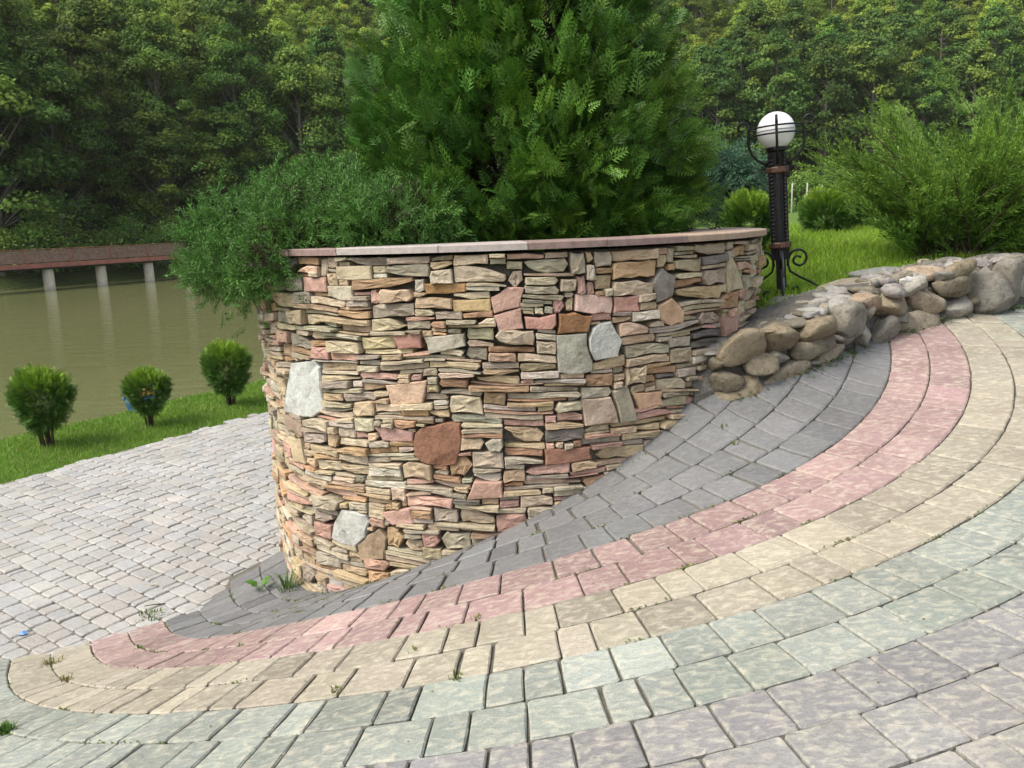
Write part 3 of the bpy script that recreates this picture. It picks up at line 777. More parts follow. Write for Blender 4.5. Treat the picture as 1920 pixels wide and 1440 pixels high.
for i, (x, y, w, h, c, rot) in enumerate(FACE):
    p = face_hit(*z7(x, y))
    if p is None: continue
    dist = math.hypot(p[0], p[1]); k = dist / 1500 * .3125
    dy = (float(lw_y(p[0] + .05)) - float(lw_y(p[0] - .05))) / .1; ang = math.atan2(dy, 1)
    rel = ang - 0.0; vw = math.atan2(p[0], p[1])       # view bearing
    ww = w * k / max(.90, math.cos(ang + vw)); hh = h * k
    col = np.array(BCOL[c]) * np.array([.90, .87, .84]) * (1 + RS.normal(0, .07))
    me = blob_mesh('boulder', (ww * 1.06, min(ww, hh) * .75 + .05, hh * 1.08), col, 100 + i, rough=.10, boxy=RS.uniform(.6, .9))
    o = link('boulder', me, M_BOULDER, boulder_wall, p - BW + np.array([-math.sin(ang), math.cos(ang), 0]) * (min(ww, hh) * .04))
    o.rotation_euler = (0, math.radians(-rot) * -1 if False else math.radians(rot), ang)
TOPS = [(480, 392, 225, 50, 'l'), (665, 390, 150, 34, 'w'), (700, 452, 192, 84, 'o'), (550, 485, 200, 62, 'w'), (850, 398, 190, 44, 'l'), (830, 288, 240, 66, 'b'), (1010, 282, 240, 60, 'b'), (1095, 218, 300, 80, 'v'), (1312, 232, 232, 72, 'o'), (1140, 318, 165, 66, 'm'), (1700, 152, 210, 92, 'g'), (1300, 182, 160, 44, 'g'), (1850, 142, 130, 74, 'd'), (400, 440, 130, 40, 'd'), (330, 470, 130, 50, 't'), (700, 345, 150, 36, 'g'), (870, 345, 120, 36, 'm'), (1010, 345, 110, 40, 'g'), (1230, 268, 110, 40, 'w'), (1440, 240, 100, 50, 'g'), (1560, 165, 110, 40, 'g'), (430, 520, 150, 40, 'l'), (560, 425, 90, 34, 'g'), (280, 520, 120, 50, 'd')]
for i, (x, y, w, h, c) in enumerate(TOPS):
    px, py = z7(x, y); d = rays((px, py))[0]; p = None
    for t in np.arange(2.5, 14, .01):
        q = np.array([d[0] * t, d[1] * t, EYE + d[2] * t])
        if q[0] > .3 and q[1] > lw_y(q[0]) + .05 and q[2] < float(ramp_z(q[0], lw_y(q[0]))) + float(lw_h(q[0])) + .012: p = q; break
    if p is None: continue
    k = math.hypot(p[0], p[1]) / 1500 * .3125
    dep = min(.34, h * k / .13)
    dep = min(max(dep, w * k * .5), w * k * .95)
    col = np.array(BCOL[c]) * .92 * (1 + RS.normal(0, .06))
    me = blob_mesh('cap_stone', (w * k * 1.05, dep, .05 + h * k * .35), col, 300 + i, rough=.10, boxy=.8)
    o = link('cap_stone', me, M_BOULDER, boulder_wall, p - BW + np.array([0, dep * .1, -.012])); o.rotation_euler = (RS.normal(0, .05), RS.normal(-.06, .05), .45 + RS.normal(0, .2))
for i in range(110):
    x = .92 + 2.4 * RS.rand() ** 1.5; y = float(lw_y(x)) + RS.uniform(.12, .42); w = RS.uniform(.07, .15) * (1.5 if x < 1.9 else 1); z = float(ramp_z(x, lw_y(x))) + float(lw_h(x)) + .022
    col = np.array(BCOL[RS.choice(list('gdlmb'))]) * RS.normal(.92, .08)
    o = link('flat_stone', blob_mesh('flat_stone', (w, w * RS.uniform(.5, .9), .05), col, 400 + i, rough=.12, boxy=.8), M_BOULDER, boulder_wall, np.array([x, y, z]) - BW); o.rotation_euler = (RS.normal(0, .06), RS.normal(-.1, .06), RS.rand() * 3)

# ------------------------------------------------------------------ foliage machinery
def diam(b, t, w, nrm=(0, 0, 1), belly=.5):
    b = np.array(b, float); t = np.array(t, float); d = t - b; s = np.cross(d, np.array(nrm, float)); s = s / (np.linalg.norm(s) + 1e-9) * w
    m = b + d * belly; return [b, m + s, t, m - s]

def tpl_thuja(nodes=7, sub=3, TW=.04):
    Q = [diam((0, 0, 0), (0, 1, .02), .030)]; tips = [.3]
    for i in range(nodes):
        t = .10 + .86 * i / nodes
        for s in (-1, 1):
            L = .50 * (1 - .78 * t) + .05; a = math.radians(52 - 14 * t)
            dx, dy = s * math.sin(a), math.cos(a); b = np.array([0, t + (.04 if s > 0 else 0), .02 * t]); e = b + np.array([dx * L, dy * L, -.10 * L])
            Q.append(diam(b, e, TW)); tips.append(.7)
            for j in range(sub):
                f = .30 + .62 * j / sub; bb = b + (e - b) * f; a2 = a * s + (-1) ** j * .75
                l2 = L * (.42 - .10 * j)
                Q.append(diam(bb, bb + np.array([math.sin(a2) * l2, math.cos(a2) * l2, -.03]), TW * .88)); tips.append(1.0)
    return np.array(Q), np.array(tips)

def tpl_plume(nodes=20, sub=2, ang=34, seed=1, w=.014, L0=.30):
    rs = np.random.RandomState(seed); Q = [diam((0, 0, 0), (0, 1, 0), .016, (1, 0, 0))]; tips = [.3]
    for i in range(nodes):
        t = .08 + .9 * i / nodes; az = i * 2.4 + rs.rand()
        L = L0 * (1 - .55 * t) * rs.uniform(.8, 1.2); a = math.radians(ang + rs.normal(0, 7))
        dv = np.array([math.sin(a) * math.cos(az), math.cos(a), math.sin(a) * math.sin(az)])
        b = np.array([0, t, 0]); e = b + dv * L; nr = rs.normal(0, 1, 3); Q.append(diam(b, e, w, nr)); tips.append(.75)
        for j in range(sub):
            f = .3 + .4 * j; bb = b + (e - b) * f; dv2 = dv + rs.normal(0, .45, 3); dv2 /= np.linalg.norm(dv2)
            Q.append(diam(bb, bb + dv2 * L * .5, w * .85, rs.normal(0, 1, 3))); tips.append(1.0)
    return np.array(Q), np.array(tips)

def frames(D, roll, upv=(0, 0, 1)):
    """rotation matrices whose Y axis is D, rolled about it; Z axis starts near up"""
    D = D / np.linalg.norm(D, axis=1, keepdims=True)
    u = np.tile(np.array(upv, float), (len(D), 1)) + 1e-3
    X = np.cross(D, u); X /= np.linalg.norm(X, axis=1, keepdims=True) + 1e-9
    Z = np.cross(X, D); c, s = np.cos(roll)[:, None], np.sin(roll)[:, None]
    X2 = X * c + Z * s; Z2 = np.cross(X2, D)
    return np.stack([X2, D, Z2], 2)

def scatter(name, tpl, P, D, S, C, roll, tipgain=.42):
    Q, tips = tpl; nq = len(Q); T = Q.reshape(-1, 3); n = len(P)
    R = frames(D, roll)
    V = np.einsum('nij,vj->nvi', R, T) * S[:, None, None] + P[:, None, :]
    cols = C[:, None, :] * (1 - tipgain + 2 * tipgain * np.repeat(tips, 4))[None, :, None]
    F = np.arange(n * nq * 4).reshape(-1, 4)
    return mesh_fast(name, V.reshape(-1, 3), F, np.clip(cols.reshape(-1, 3), .004, .6))

def unit(v): return v / (np.linalg.norm(v, axis=-1, keepdims=True) + 1e-9)

# ------------------------------------------------------------------ tall thuja in the planter
def build_thuja(name, base, height, r_at, n_branch, tpl, per, size, col, label, cat, zmin=0.0, seed=3, rot_seed=0, front=False):
    rs = np.random.RandomState(seed)
    root = tag(empty(name, base), label, cat)
    MB().tube([(0, 0, 0), (.01, 0, height * .5), (0, .01, height * .97)], [.07, .05, .01], 8).build('trunk', M_BARK, root, True)
    # branch tips over the surface
    hs_ = []; 
    while len(hs_) < n_branch:
        h = zmin + (height - zmin) * rs.rand()
        if rs.rand() < r_at(h) / 1.25: hs_.append(h)
    lo_ = n_branch // 6; hs_[:lo_] = list(rs.rand(lo_) ** 1.5 * .30)
    hs_ = np.array(hs_); az = rs.rand(n_branch) * 2 * math.pi
    if front: 
        bk = np.sin(az) > .35; az = np.where(bk & (rs.rand(n_branch) < .6), -az, az)
    rad = np.array([r_at(h) for h in hs_]) * (1 + rs.normal(0, .10, n_branch)) + .05 * np.sin(az * 3 + hs_ * 4) + .045 * np.sin(az * 7 + hs_ * 9)
    P, D, S, C, W_ = [], [], [], [], []
    sk = MB()
    for h, a, r in zip(hs_, az, rad):
        o = np.array([math.cos(a), math.sin(a), 0]); tip = o * r + np.array([0, 0, h])
        start = o * r * .35 + np.array([0, 0, max(.02, h - r * .55)])
        bd = unit(tip - start)
        tone = max(.55, rs.normal(1, .24)); warm = rs.rand()
        inn = rs.rand(per) ** 1.2 * .30 * r; br = rs.rand() * 3.14; lift_ = rs.uniform(-.2, .6)
        for q in inn:
            depth = q
            p = tip - bd * depth + rs.normal(0, .030 + depth * .17, 3)
            d = bd * .7 + o * .25 + np.array([0, 0, lift_]) + rs.normal(0, .40, 3); W_.append(br + rs.normal(0, .5))
            P.append(p); D.append(d); S.append(size * rs.uniform(.55, 1.3) * (1 - .2 * depth / (.4 * r + .01)))
            c = np.array(col) * tone * rs.normal(1, .10) * np.array([1 + .55 * (warm - .35), 1 + .20 * (warm - .4), 1 - .15 * warm])
            C.append(c)
        if rs.rand() < .5 and h > .7: sk.tube([start, (start + tip) / 2 + rs.normal(0, .02, 3), tip], [.010, .007, .003], 4, False)
    P, D, S, C = map(np.array, (P, D, S, C))
    P[:, 2] = np.maximum(P[:, 2], -.02 + .05 * rs.rand(len(P)))
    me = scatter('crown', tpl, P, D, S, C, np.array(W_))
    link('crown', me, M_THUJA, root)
    ni = n_branch * 5; hh_ = height * .93 * rs.rand(ni) ** 1.3; rr_i = np.array([r_at(h) for h in hh_]) * rs.uniform(.25, .74, ni); aa_ = rs.rand(ni) * 6.283
    Pi = np.c_[np.cos(aa_) * rr_i, np.sin(aa_) * rr_i, hh_]; Di = unit(np.c_[np.cos(aa_), np.sin(aa_), np.full(ni, .5)] + rs.normal(0, .5, (ni, 3)))
    tag(link('dead_shading_twigs', scatter('dead_shading_twigs', T3, Pi, Di, rs.uniform(.12, .20, ni), np.array([.040, .034, .017]) * rs.normal(1, .2, (ni, 1)), rs.rand(ni) * 6.28, .2), M_THUJA, root), kind='stuff')  # brown inner sprays, added to block light and darken the crown's gaps
    tag(sk.build('branches', M_BARK, root), kind='stuff')
    return root

def r_thuja(h):
    # half-width of the crown, metres above the soil
    return float(np.interp(h, [0, .15, .5, .93, 1.35, 2.0, 2.8, 3.3], [.74, .84, .90, .78, .62, .40, .16, .02]))
T7 = tpl_thuja(5, 1, .034); T3 = tpl_thuja(4, 1, .05)
build_thuja('thuja_tree', (CX + .12, CY + .08, TOP - .06), 3.3, r_thuja, 620, T7, 32, .110, (.056, .132, .018), 'tall dense dark green thuja growing in the round stone planter', 'tree', 0, 3, front=True)
# slimmer companion at its left shoulder
def r_th2(h): return float(np.interp(h, [0, .3, .7, .95, 1.15], [.22, .30, .25, .13, .02]))
build_thuja('thuja_shrub', (CX - .74, CY + .75, TOP - .10), 1.15, r_th2, 70, T7, 24, .108, (.085, .170, .030), 'lighter green thuja shoot at the left shoulder of the tall thuja', 'shrub', 0, 9)

# ------------------------------------------------------------------ junipers
def build_blob_juniper(name, base, ells, n_branch, per, size, tpl, col, label, cat, seed, upbias=.35, flat=.5, keep=None):
    rs = np.random.RandomState(seed); root = tag(empty(name, base), label, cat)
    vol = np.array([e[3] * e[4] for e in ells]); vol /= vol.sum()
    P, D, S, C = [], [], [], []; sk = MB(); base = np.array(base, float); cnt = 0
    while cnt < n_branch:
        e = ells[rs.choice(len(ells), p=vol)]; c = np.array(e[:3]); rd = np.array(e[3:6])
        v = unit(rs.normal(0, 1, 3)); tip = c + v * rd * rs.uniform(.86, 1.06)
        # skip what lies deep inside another lobe
        if any((((tip - np.array(f[:3])) / np.array(f[3:6])) ** 2).sum() < .62 for f in ells if f is not e): continue
        if keep is not None and not keep(tip): continue
        cnt += 1
        o = unit(v / rd * rd.mean()); bd = unit(o * .8 + np.array([0, 0, upbias]) + rs.normal(0, .28, 3))
        tone = rs.normal(1, .15) * (1.0)
        for q in rs.rand(per) ** 1.2 * .26:
            p = tip - bd * q + rs.normal(0, .030 + q * .22, 3)
            d = bd + rs.normal(0, .42, 3)
            P.append(p); D.append(d); S.append(size * rs.uniform(.7, 1.25)); C.append(np.array(col) * tone * rs.normal(1, .09) * (1 + rs.normal(0, .03, 3)))
        if rs.rand() < .45:
            st = c + v * rd * .25; sk.tube([st - base, (st + tip) / 2 - base + rs.normal(0, .02, 3), tip - bd * .06 - base], [.009, .006, .003], 4, False)
    P, D, S, C = map(np.array, (P, D, S, C))
    me = scatter('foliage', tpl, P - base, D, S, C, rs.rand(len(P)) * 6.28)
    link('foliage', me, M_JUN, root)
    Pi = np.concatenate([np.array(e[:3]) + unit(rs.normal(0, 1, (110, 3))) * rs.rand(110, 1) ** .5 * .72 * np.array(e[3:6]) for e in ells]); ni = len(Pi)
    kk_ = np.array([keep is None or keep(p_) for p_ in Pi]); Pi = Pi[kk_]; ni = len(Pi)
    tag(link('brown_shading_twigs', scatter('brown_shading_twigs', PL1, Pi - base, unit(rs.normal(0, 1, (ni, 3)) + [0, 0, .4]), rs.uniform(.12, .18, ni), np.array([.042, .036, .02]) * rs.normal(1, .2, (ni, 1)), rs.rand(ni) * 6.28, .2), M_JUN, root), kind='stuff')  # brown plumes added inside the bush to block light and deepen its shade
    tag(sk.tube([(0, 0, -.02), np.array(ells[0][:3]) - base], [.035, .012], 6).build('branches', M_BARK, root), kind='stuff')
    return root
PL1 = tpl_plume(17, 2, 36, 1, .021, .34)
def keepL(t):
    r = math.hypot(t[0] - CX, t[1] - CY)
    return not (r < R0 + .05 and t[2] < TOP + .02)
build_blob_juniper('spreading_juniper', (-.85, 4.45, TOP - .06), [
    (-1.36, 4.24, 1.83, .34, .32, .19), (-1.20, 4.40, 2.02, .40, .36, .15), (-.88, 4.20, 2.04, .40, .30, .13), (-1.00, 4.62, 2.15, .34, .30, .12),
    (-.55, 3.84, 1.99, .30, .24, .10), (-1.18, 3.98, 1.78, .18, .20, .13), (-1.04, 3.84, 1.83, .20, .18, .14), (-.72, 4.5, 2.14, .34, .3, .11), (-.92, 3.96, 1.96, .25, .22, .11)],
    640, 11, .110, PL1, (.062, .145, .027), 'soft green spreading juniper spilling over the left rim of the planter', 'shrub', 21, .32, keep=keepL)

PL2 = tpl_plume(19, 2, 25, 4, .0145, .28)
def build_plume_juniper(name, base, n_branch, reach, col, label, seed, az_range=(0, 6.283), el=(12, 62), per=20, size=.19, cat='shrub'):
    rs = np.random.RandomState(seed); root = tag(empty(name, base), label, cat)
    P, D, S, C = [], [], [], []; sk = MB()
    for i in range(n_branch):
        az = rs.uniform(*az_range); e = math.radians(rs.uniform(*el)); e = max(e, math.radians(33)) if math.cos(az) < .1 else e; L = reach * rs.uniform(.55, 1.08) * (1 - .25 * (math.degrees(e) > 62))
        o = np.array([math.cos(az) * math.cos(e), math.sin(az) * math.cos(e), math.sin(e)])
        pts = []; dirs = []
        p = np.array([rs.normal(0, .10), rs.normal(0, .10), 0]); d = unit(o + np.array([0, 0, .35]))
        for k in range(8):
            pts.append(p.copy()); dirs.append(d.copy()); p = p + d * L / 7; d = unit(d + o * .12 + np.array([0, 0, -.055]) + rs.normal(0, .05, 3))
        sk.tube(pts, [.007 - .0007 * k for k in range(8)], 4, False)
        tone = rs.normal(1, .13)
        for j in range(per):
            f = .12 + .90 * (j + rs.rand()) / per; k = min(7, f * 7); i0 = int(min(6, k)); fr = k - i0
            q = pts[i0] * (1 - fr) + pts[i0 + 1] * fr + rs.normal(0, .018, 3)
            dd = unit(dirs[i0] + rs.normal(0, .36 * (1.15 - f * .6), 3) + np.array([0, 0, .05]))
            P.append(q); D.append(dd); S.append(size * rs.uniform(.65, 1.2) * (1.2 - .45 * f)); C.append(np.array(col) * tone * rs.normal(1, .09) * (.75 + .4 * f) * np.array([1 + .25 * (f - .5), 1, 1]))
    P, D, S, C = map(np.array, (P, D, S, C))
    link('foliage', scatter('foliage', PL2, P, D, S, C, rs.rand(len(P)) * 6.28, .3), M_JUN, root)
    tag(sk.build('branches', M_BARK, root), kind='stuff')
    return root
build_plume_juniper('feathery_juniper', (3.0, 5.42, 1.58), 112, 1.12, (.105, .200, .027), 'wide feathery yellow green juniper behind the low boulder wall', 31, el=(14, 62), per=30, size=.23)
build_plume_juniper('feathery_juniper', (3.66, 5.55, 1.62), 100, 1.36, (.086, .175, .027), 'taller feathery juniper at the right edge, behind the boulder wall', 32, el=(22, 84), per=30, size=.23)
build_blob_juniper('blue_juniper', (1.80, 7.1, 1.52), [(1.90, 7.1, 2.33, .22, .28, .13), (1.74, 7.1, 2.18, .24, .28, .13), (1.98, 7.05, 2.22, .15, .22, .10)], 160, 8, .16, PL1, (.060, .125, .075), 'blue green juniper standing behind the planter, left of the lamp', 'shrub', 33)

# ------------------------------------------------------------------ clipped thujas
T4 = tpl_thuja(4, 1)
def ball_mesh(seed, n=2500, r=(.24, .24, .25), cz=.42, taper=True):
    rs = np.random.RandomState(seed); v = unit(rs.normal(0, 1, (n, 3))); v = v[v[:, 2] > -.97]; n = len(v)
    sh = np.array(r) * (1 + .06 * np.sin(v[:, :1] * 5 + seed) + .05 * np.sin(v[:, 1:2] * 6 + 1))
    P = v * sh * rs.uniform(.25, 1.02, (n, 1)) ** .45
    if taper: P[:, :2] *= (1 - .30 * np.clip(-v[:, 2:3] + .1, 0, 1)); P[:, 2] *= np.where(v[:, 2] > 0, .86, 1.12)
    P[:, 2] += cz
    D = v + np.array([0, 0, .45]) + rs.normal(0, .35, (n, 3))
    up = .72 + .28 * np.clip(v[:, 2:3] + .3, 0, 1)
    new = smooth01(.15, .9, v[:, 2:3] + rs.normal(0, .18, (n, 1)))  # new growth colour weighted to the top, painting top light into it
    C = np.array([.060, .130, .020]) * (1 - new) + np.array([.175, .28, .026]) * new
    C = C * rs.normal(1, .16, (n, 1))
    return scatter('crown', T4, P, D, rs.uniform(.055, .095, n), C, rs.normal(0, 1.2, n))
def stems_mesh(seed, h=.30, k=9):
    rs = np.random.RandomState(seed); b = MB()
    for i in range(k):
        a = rs.rand() * 6.28; q = rs.uniform(.01, .055); t = rs.uniform(.05, .13)
        b.tube([(q * math.cos(a), q * math.sin(a), -.02), (q * 1.2 * math.cos(a) + rs.normal(0, .008), q * 1.2 * math.sin(a), h * .5), (t * math.cos(a), t * math.sin(a), h)], [.014, .011, .007], 5)
    return mesh_any('stems', b.V, b.F, None, True)
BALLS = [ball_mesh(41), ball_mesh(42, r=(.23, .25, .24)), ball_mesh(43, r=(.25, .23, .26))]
STEMS = [stems_mesh(44), stems_mesh(45)]
def topiary(x, y, sc, rz, v, label, grp, zz=None, lift=1.12):
    z = float(ground_z(x, y)) if zz is None else zz
    o = tag(empty('clipped_thuja', (x, y, z), rz), label, 'shrub', grp); o.scale = (sc, sc, sc * lift)
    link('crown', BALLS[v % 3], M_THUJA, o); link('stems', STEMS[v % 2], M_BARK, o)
G1 = 'clipped thuja balls along the river lawn'
topiary(-4.47, 7.44, 1.02, .3, 0, 'clipped thuja ball nearest the left edge, largest of the three', G1)
topiary(-3.80, 8.18, .84, 1.4, 1, 'clipped thuja ball in the middle of the three by the river', G1)
topiary(-3.25, 9.02, .98, 2.9, 2, 'clipped thuja ball nearest the planter, farthest of the three', G1)
G2 = 'clipped thuja balls on the upper lawn'
topiary(1.97, 6.6, .86, .5, 1, 'rounded thuja shrub between the planter and the lamp', G2, 1.50)
topiary(3.13, 8.0, .90, 2.2, 2, 'rounded thuja shrub just right of the lamp post', G2, 1.50)
topiary(3.60, 8.5, .98, 3.3, 0, 'yellow green thuja half hidden behind the feathery juniper', G2, 1.56)

# ------------------------------------------------------------------ lamp
def arc(cx, cz, r0, a0, a1, n, r1=None):
    r1 = r0 if r1 is None else r1
    return [(cx + (r0 + (r1 - r0) * i / n) * math.cos(math.radians(a0 + (a1 - a0) * i / n)), cz + (r0 + (r1 - r0) * i / n) * math.sin(math.radians(a0 + (a1 - a0) * i / n))) for i in range(n + 1)]
def build_lamp(loc, rz, lean, label, cat='lamp'):
    L = tag(empty('garden_lamp', loc, rz), label, cat, 'garden lamps'); L.rotation_euler = (0, lean, rz); L.scale = (.91, .91, .91)
    b = MB(); b.box((0, 0, .45), (.060, .060, .94))
    b.build('post', M_IRON, L)
    b = MB()
    for sx, sy in ((1, 0), (-1, 0), (0, 1), (0, -1)): b.box((sx * .042, sy * .042, .56), (.030 if sx else .022, .030 if sy else .022, .66))
    b.build('post_ribs', M_IRON, L)
    for z in (.325, .80):
        b = MB(); w = .062; b.lathe([(w * 1.06, z - .019), (w * 1.13, z - .012), (w * 1.13, z + .012), (w * 1.06, z + .019)], 12); b.build('collar', M_COPPER, L)
    for sx in (-1, 1):
        for sy in (-1, 1):
            b = MB(); N = 90; V = []
            for i in range(N + 1):
                z = .335 + (.90 - .335) * i / N; tw = i * .42
                for k in range(4):
                    a = tw + k * math.pi / 2; V.append((sx * .040 + .0105 * math.cos(a), sy * .040 + .0105 * math.sin(a), z))
            F = [(i * 4 + k, i * 4 + (k + 1) % 4, i * 4 + 4 + (k + 1) % 4, i * 4 + 4 + k) for i in range(N) for k in range(4)] + [(3, 2, 1, 0), (N * 4, N * 4 + 1, N * 4 + 2, N * 4 + 3)]
            o = b.add(V, F).build('twisted_rod', M_IRON, L)
            MB().lathe([(.002, .886), (.013, .892), (.013, .906), (.002, .914)], 8, (sx * .040, sy * .040, 0)).build('knob', M_IRON, o)
    MB().lathe([(.055, .915), (.066, .92), (.066, .938), (.05, .944)], 20).build('holder', M_IRON, L)
    R = .117; zc = 1.042
    g = MB().lathe([(max(.002, R * math.cos(math.radians(a))), zc + R * math.sin(math.radians(a))) for a in range(-88, 90, 8)], 32).build('globe', M_GLOBE, L, True)
    MB().lathe([(R * .995, zc - .003), (R + .0012, zc - .002), (R + .0012, zc + .002), (R * .995, zc + .003)], 40).build('seam', M_CABLE, g)
    for z in (zc + .022, zc - .024):
        rr_ = .152
        b = MB(); b.tube([(rr_ * math.cos(a), rr_ * math.sin(a), z) for a in np.linspace(0, 2 * math.pi, 33)], .0055, 6, False); b.build('hoop', M_IRON, L, True)
    def swp(name, prof, rad, ang, n=8, flat=False):
        ca, sa = math.cos(ang), math.sin(ang); b = MB()
        b.tube([(r * ca, r * sa, z) for r, z in prof], rad, n); return b.build(name, M_IRON, L, True)
    armp = [(.045, .835), (.075, .845), (.115, .87), (.150, .91), (.168, .96), (.168, 1.01), (.164, 1.05), (.168, 1.085)] + arc(.198, 1.085, .030, 180, -20, 8) + arc(.2, 1.083, .026, -20, -140, 5, .012)
    legp = [(.040, .31), (.05, .275)] + [(.045, .20), (.055, .155), (.11, .115), (.18, .075), (.235, .035), (.265, -.005), (.285, -.03)]
    curl = [(.042, .19), (.045, .225), (.058, .255)] + arc(.108, .235, .055, 150, -90, 12, .05) + arc(.108, .225, .036, -90, -330, 10, .018)
    for k in range(4):
        a = k * math.pi / 2
        swp('arm', armp, [.0085] * (len(armp) - 6) + [.0085, .0082, .008, .0075, .007, .006], a)
        swp('foot_scroll', legp, .0075, a); swp('curl', curl, [.0078] * len(curl), a)
    for k in (0, 2):
        a = k * math.pi / 2; pr_ = arc(.13, .0, .04, 200, -10, 8)
        swp('ground_scroll', pr_, .0085, a + .8)
    # the arm seen in front of the globe ends in a small spear
    MB().tube([(.008, -.040, .12), (.010, -.040, .20), (.004, -.041, .29)], [.011] * 3, 6).build('cable', M_CABLE, L, True)
    MB().tube([(.014, -.038, -.01), (.010, -.040, .07), (.008, -.040, .12)], [.012] * 3, 6).build('cable', M_CABLE, L, True)
    return L
lp = at_y(1466, 552, 4.78)
build_lamp((lp[0], lp[1], lp[2] - .005), math.radians(-17), math.radians(-3.6), 'black wrought iron garden lamp with white globe beside the planter')
l2 = at_y(1612, 476, 8.6)
st = tag(empty('scroll_stand', l2), 'small black iron scroll stand half hidden behind the feathery juniper', 'ornament')
MB().box((0, 0, .12), (.05, .05, .30)).build('post', M_IRON, st)
for sg in (-1, 1):
    cu = [(.03, .0), (.05, .05), (.09, .10), (.11, .15)] + arc(.075, .19, .05, 0, 200, 9, .04) + arc(.072, .19, .036, 200, 400, 8, .016)
    MB().tube([(sg * r, 0, z) for r, z in cu], .008, 6).build('curl', M_IRON, st, True)

# ------------------------------------------------------------------ grass
def grass(name, pts, h, w, cols, label, cat):
    n = len(pts); a = RS.rand(n) * 6.28; hh = h * RS.uniform(.45, 1.25, n); ww = w * RS.uniform(.7, 1.3, n)
    lean = RS.normal(0, .42, (n, 2)) * hh[:, None]
    sx, sy = np.cos(a) * ww, np.sin(a) * ww
    b0 = pts + np.c_[sx, sy, np.zeros(n) - .005]; b1 = pts - np.c_[sx, sy, np.zeros(n) + .005]
    mid = pts + np.c_[lean * .35, hh * .55]; tip = pts + np.c_[lean, hh]
    m0, m1 = mid + np.c_[sx * .7, sy * .7, np.zeros(n)], mid - np.c_[sx * .7, sy * .7, np.zeros(n)]
    V = np.stack([b0, b1, m1, m0, tip], 1).reshape(-1, 3); k = np.arange(n) * 5
    F = np.concatenate([np.stack([k, k + 1, k + 2], 1), np.stack([k, k + 2, k + 3], 1), np.stack([k + 3, k + 2, k + 4], 1)])
    C = np.repeat(cols, 5, 0) * np.tile(np.array([1, 1, 1, 1, 1.0]), n)[:, None]
    o = link(name, mesh_fast(name, V, F, np.clip(C, .01, .5)), M_GRASS); return tag(o, label, cat, kind='stuff')
def grass_cols(n, P, base, yel):
    f = np.clip(.5 + .5 * np.sin(P[:, 0] * 2.3 + P[:, 1] * 1.1) * np.sin(P[:, 1] * 3.1) + RS.normal(0, .3, n), 0, 1)[:, None]
    dry = (RS.rand(n, 1) < .05)
    c = np.array(base) * (1 - f * .5) + np.array(yel) * f * .5
    return np.where(dry, np.array([.28, .25, .11]), c) * RS.normal(1, .15, (n, 1))
n = 90000; q = RS.uniform(-3.2, 5.5, n); s = RS.uniform(-.05, 2.7, n) + .0
P2 = EDGE + ED * q[:, None] + EN * s[:, None]; Z = ground_z(P2[:, 0], P2[:, 1])
ox, oy, od = project(np.c_[P2, Z]); ok = (ox > -80) & (ox < 600); P2, Z = P2[ok], Z[ok]
grass('lawn_grass', np.c_[P2, Z], .046, .0035, grass_cols(len(Z), P2, (.150, .285, .036), (.235, .345, .05)), 'short green grass on the river bank', 'grass')
n = 70000; X = RS.uniform(.9, 4.4, n); Y = RS.uniform(3.9, 9.2, n)
ok = (Y > lw_y(X) + LWW - .02) & (np.hypot(X - CX, Y - CY) > R0 + .03); X, Y = X[ok], Y[ok]
Zl = lawn_z(X, Y); ox, oy, od = project(np.c_[X, Y, Zl]); ok = (ox > 1300) & (ox < 1980); X, Y, Zl = X[ok], Y[ok], Zl[ok]
grass('upper_lawn_grass', np.c_[X, Y, Zl], .075, .0035, grass_cols(len(X), np.c_[X, Y], (.215, .37, .030), (.30, .43, .05)), 'bright green grass on the terrace behind the boulder wall', 'grass')

# ------------------------------------------------------------------ weeds and litter
def tuft(name, p, n, h, label, cat='weed', spread=.02, leaf=False, col=(.085, .17, .03)):
    rs = np.random.RandomState(abs(int(p[0] * 1000 + p[1] * 777)) % 99999); b = MB(); cl = []
    for i in range(n):
        a = rs.rand() * 6.28; q = rs.rand() * spread; hh = h * rs.uniform(.5, 1.2); w = .0022 + .001 * rs.rand(); le = rs.uniform(.3, 1.1) * hh
        x0, y0 = q * math.cos(a), q * math.sin(a); dx, dy = math.cos(a), math.sin(a); px_, py_ = -dy * w, dx * w
        V = [(x0 + px_, y0 + py_, -.006), (x0 - px_, y0 - py_, -.006), (x0 + dx * le * .4 - px_, y0 + dy * le * .4 - py_, hh * .65), (x0 + dx * le * .4 + px_, y0 + dy * le * .4 + py_, hh * .65), (x0 + dx * le, y0 + dy * le, hh * .85)]
        b.add(V, [(0, 1, 2, 3), (3, 2, 4)]); cl += [np.array(col) * rs.normal(1, .15)] * 5
    o = link(name, mesh_any(name, b.V, b.F, np.clip(cl, .01, .4)), M_GRASS, None, p); return tag(o, label, cat)
def rz_pt(px, py):
    d = rays((px, py))[0]
    for t in np.arange(.8, 9, .004):
        x, y, z = d * t + np.array([0, 0, EYE])
        if z < max(0, float(ramp_z(x, y)) if x > -2.9 and y < 5.2 else 0): return np.array([x, y, z])
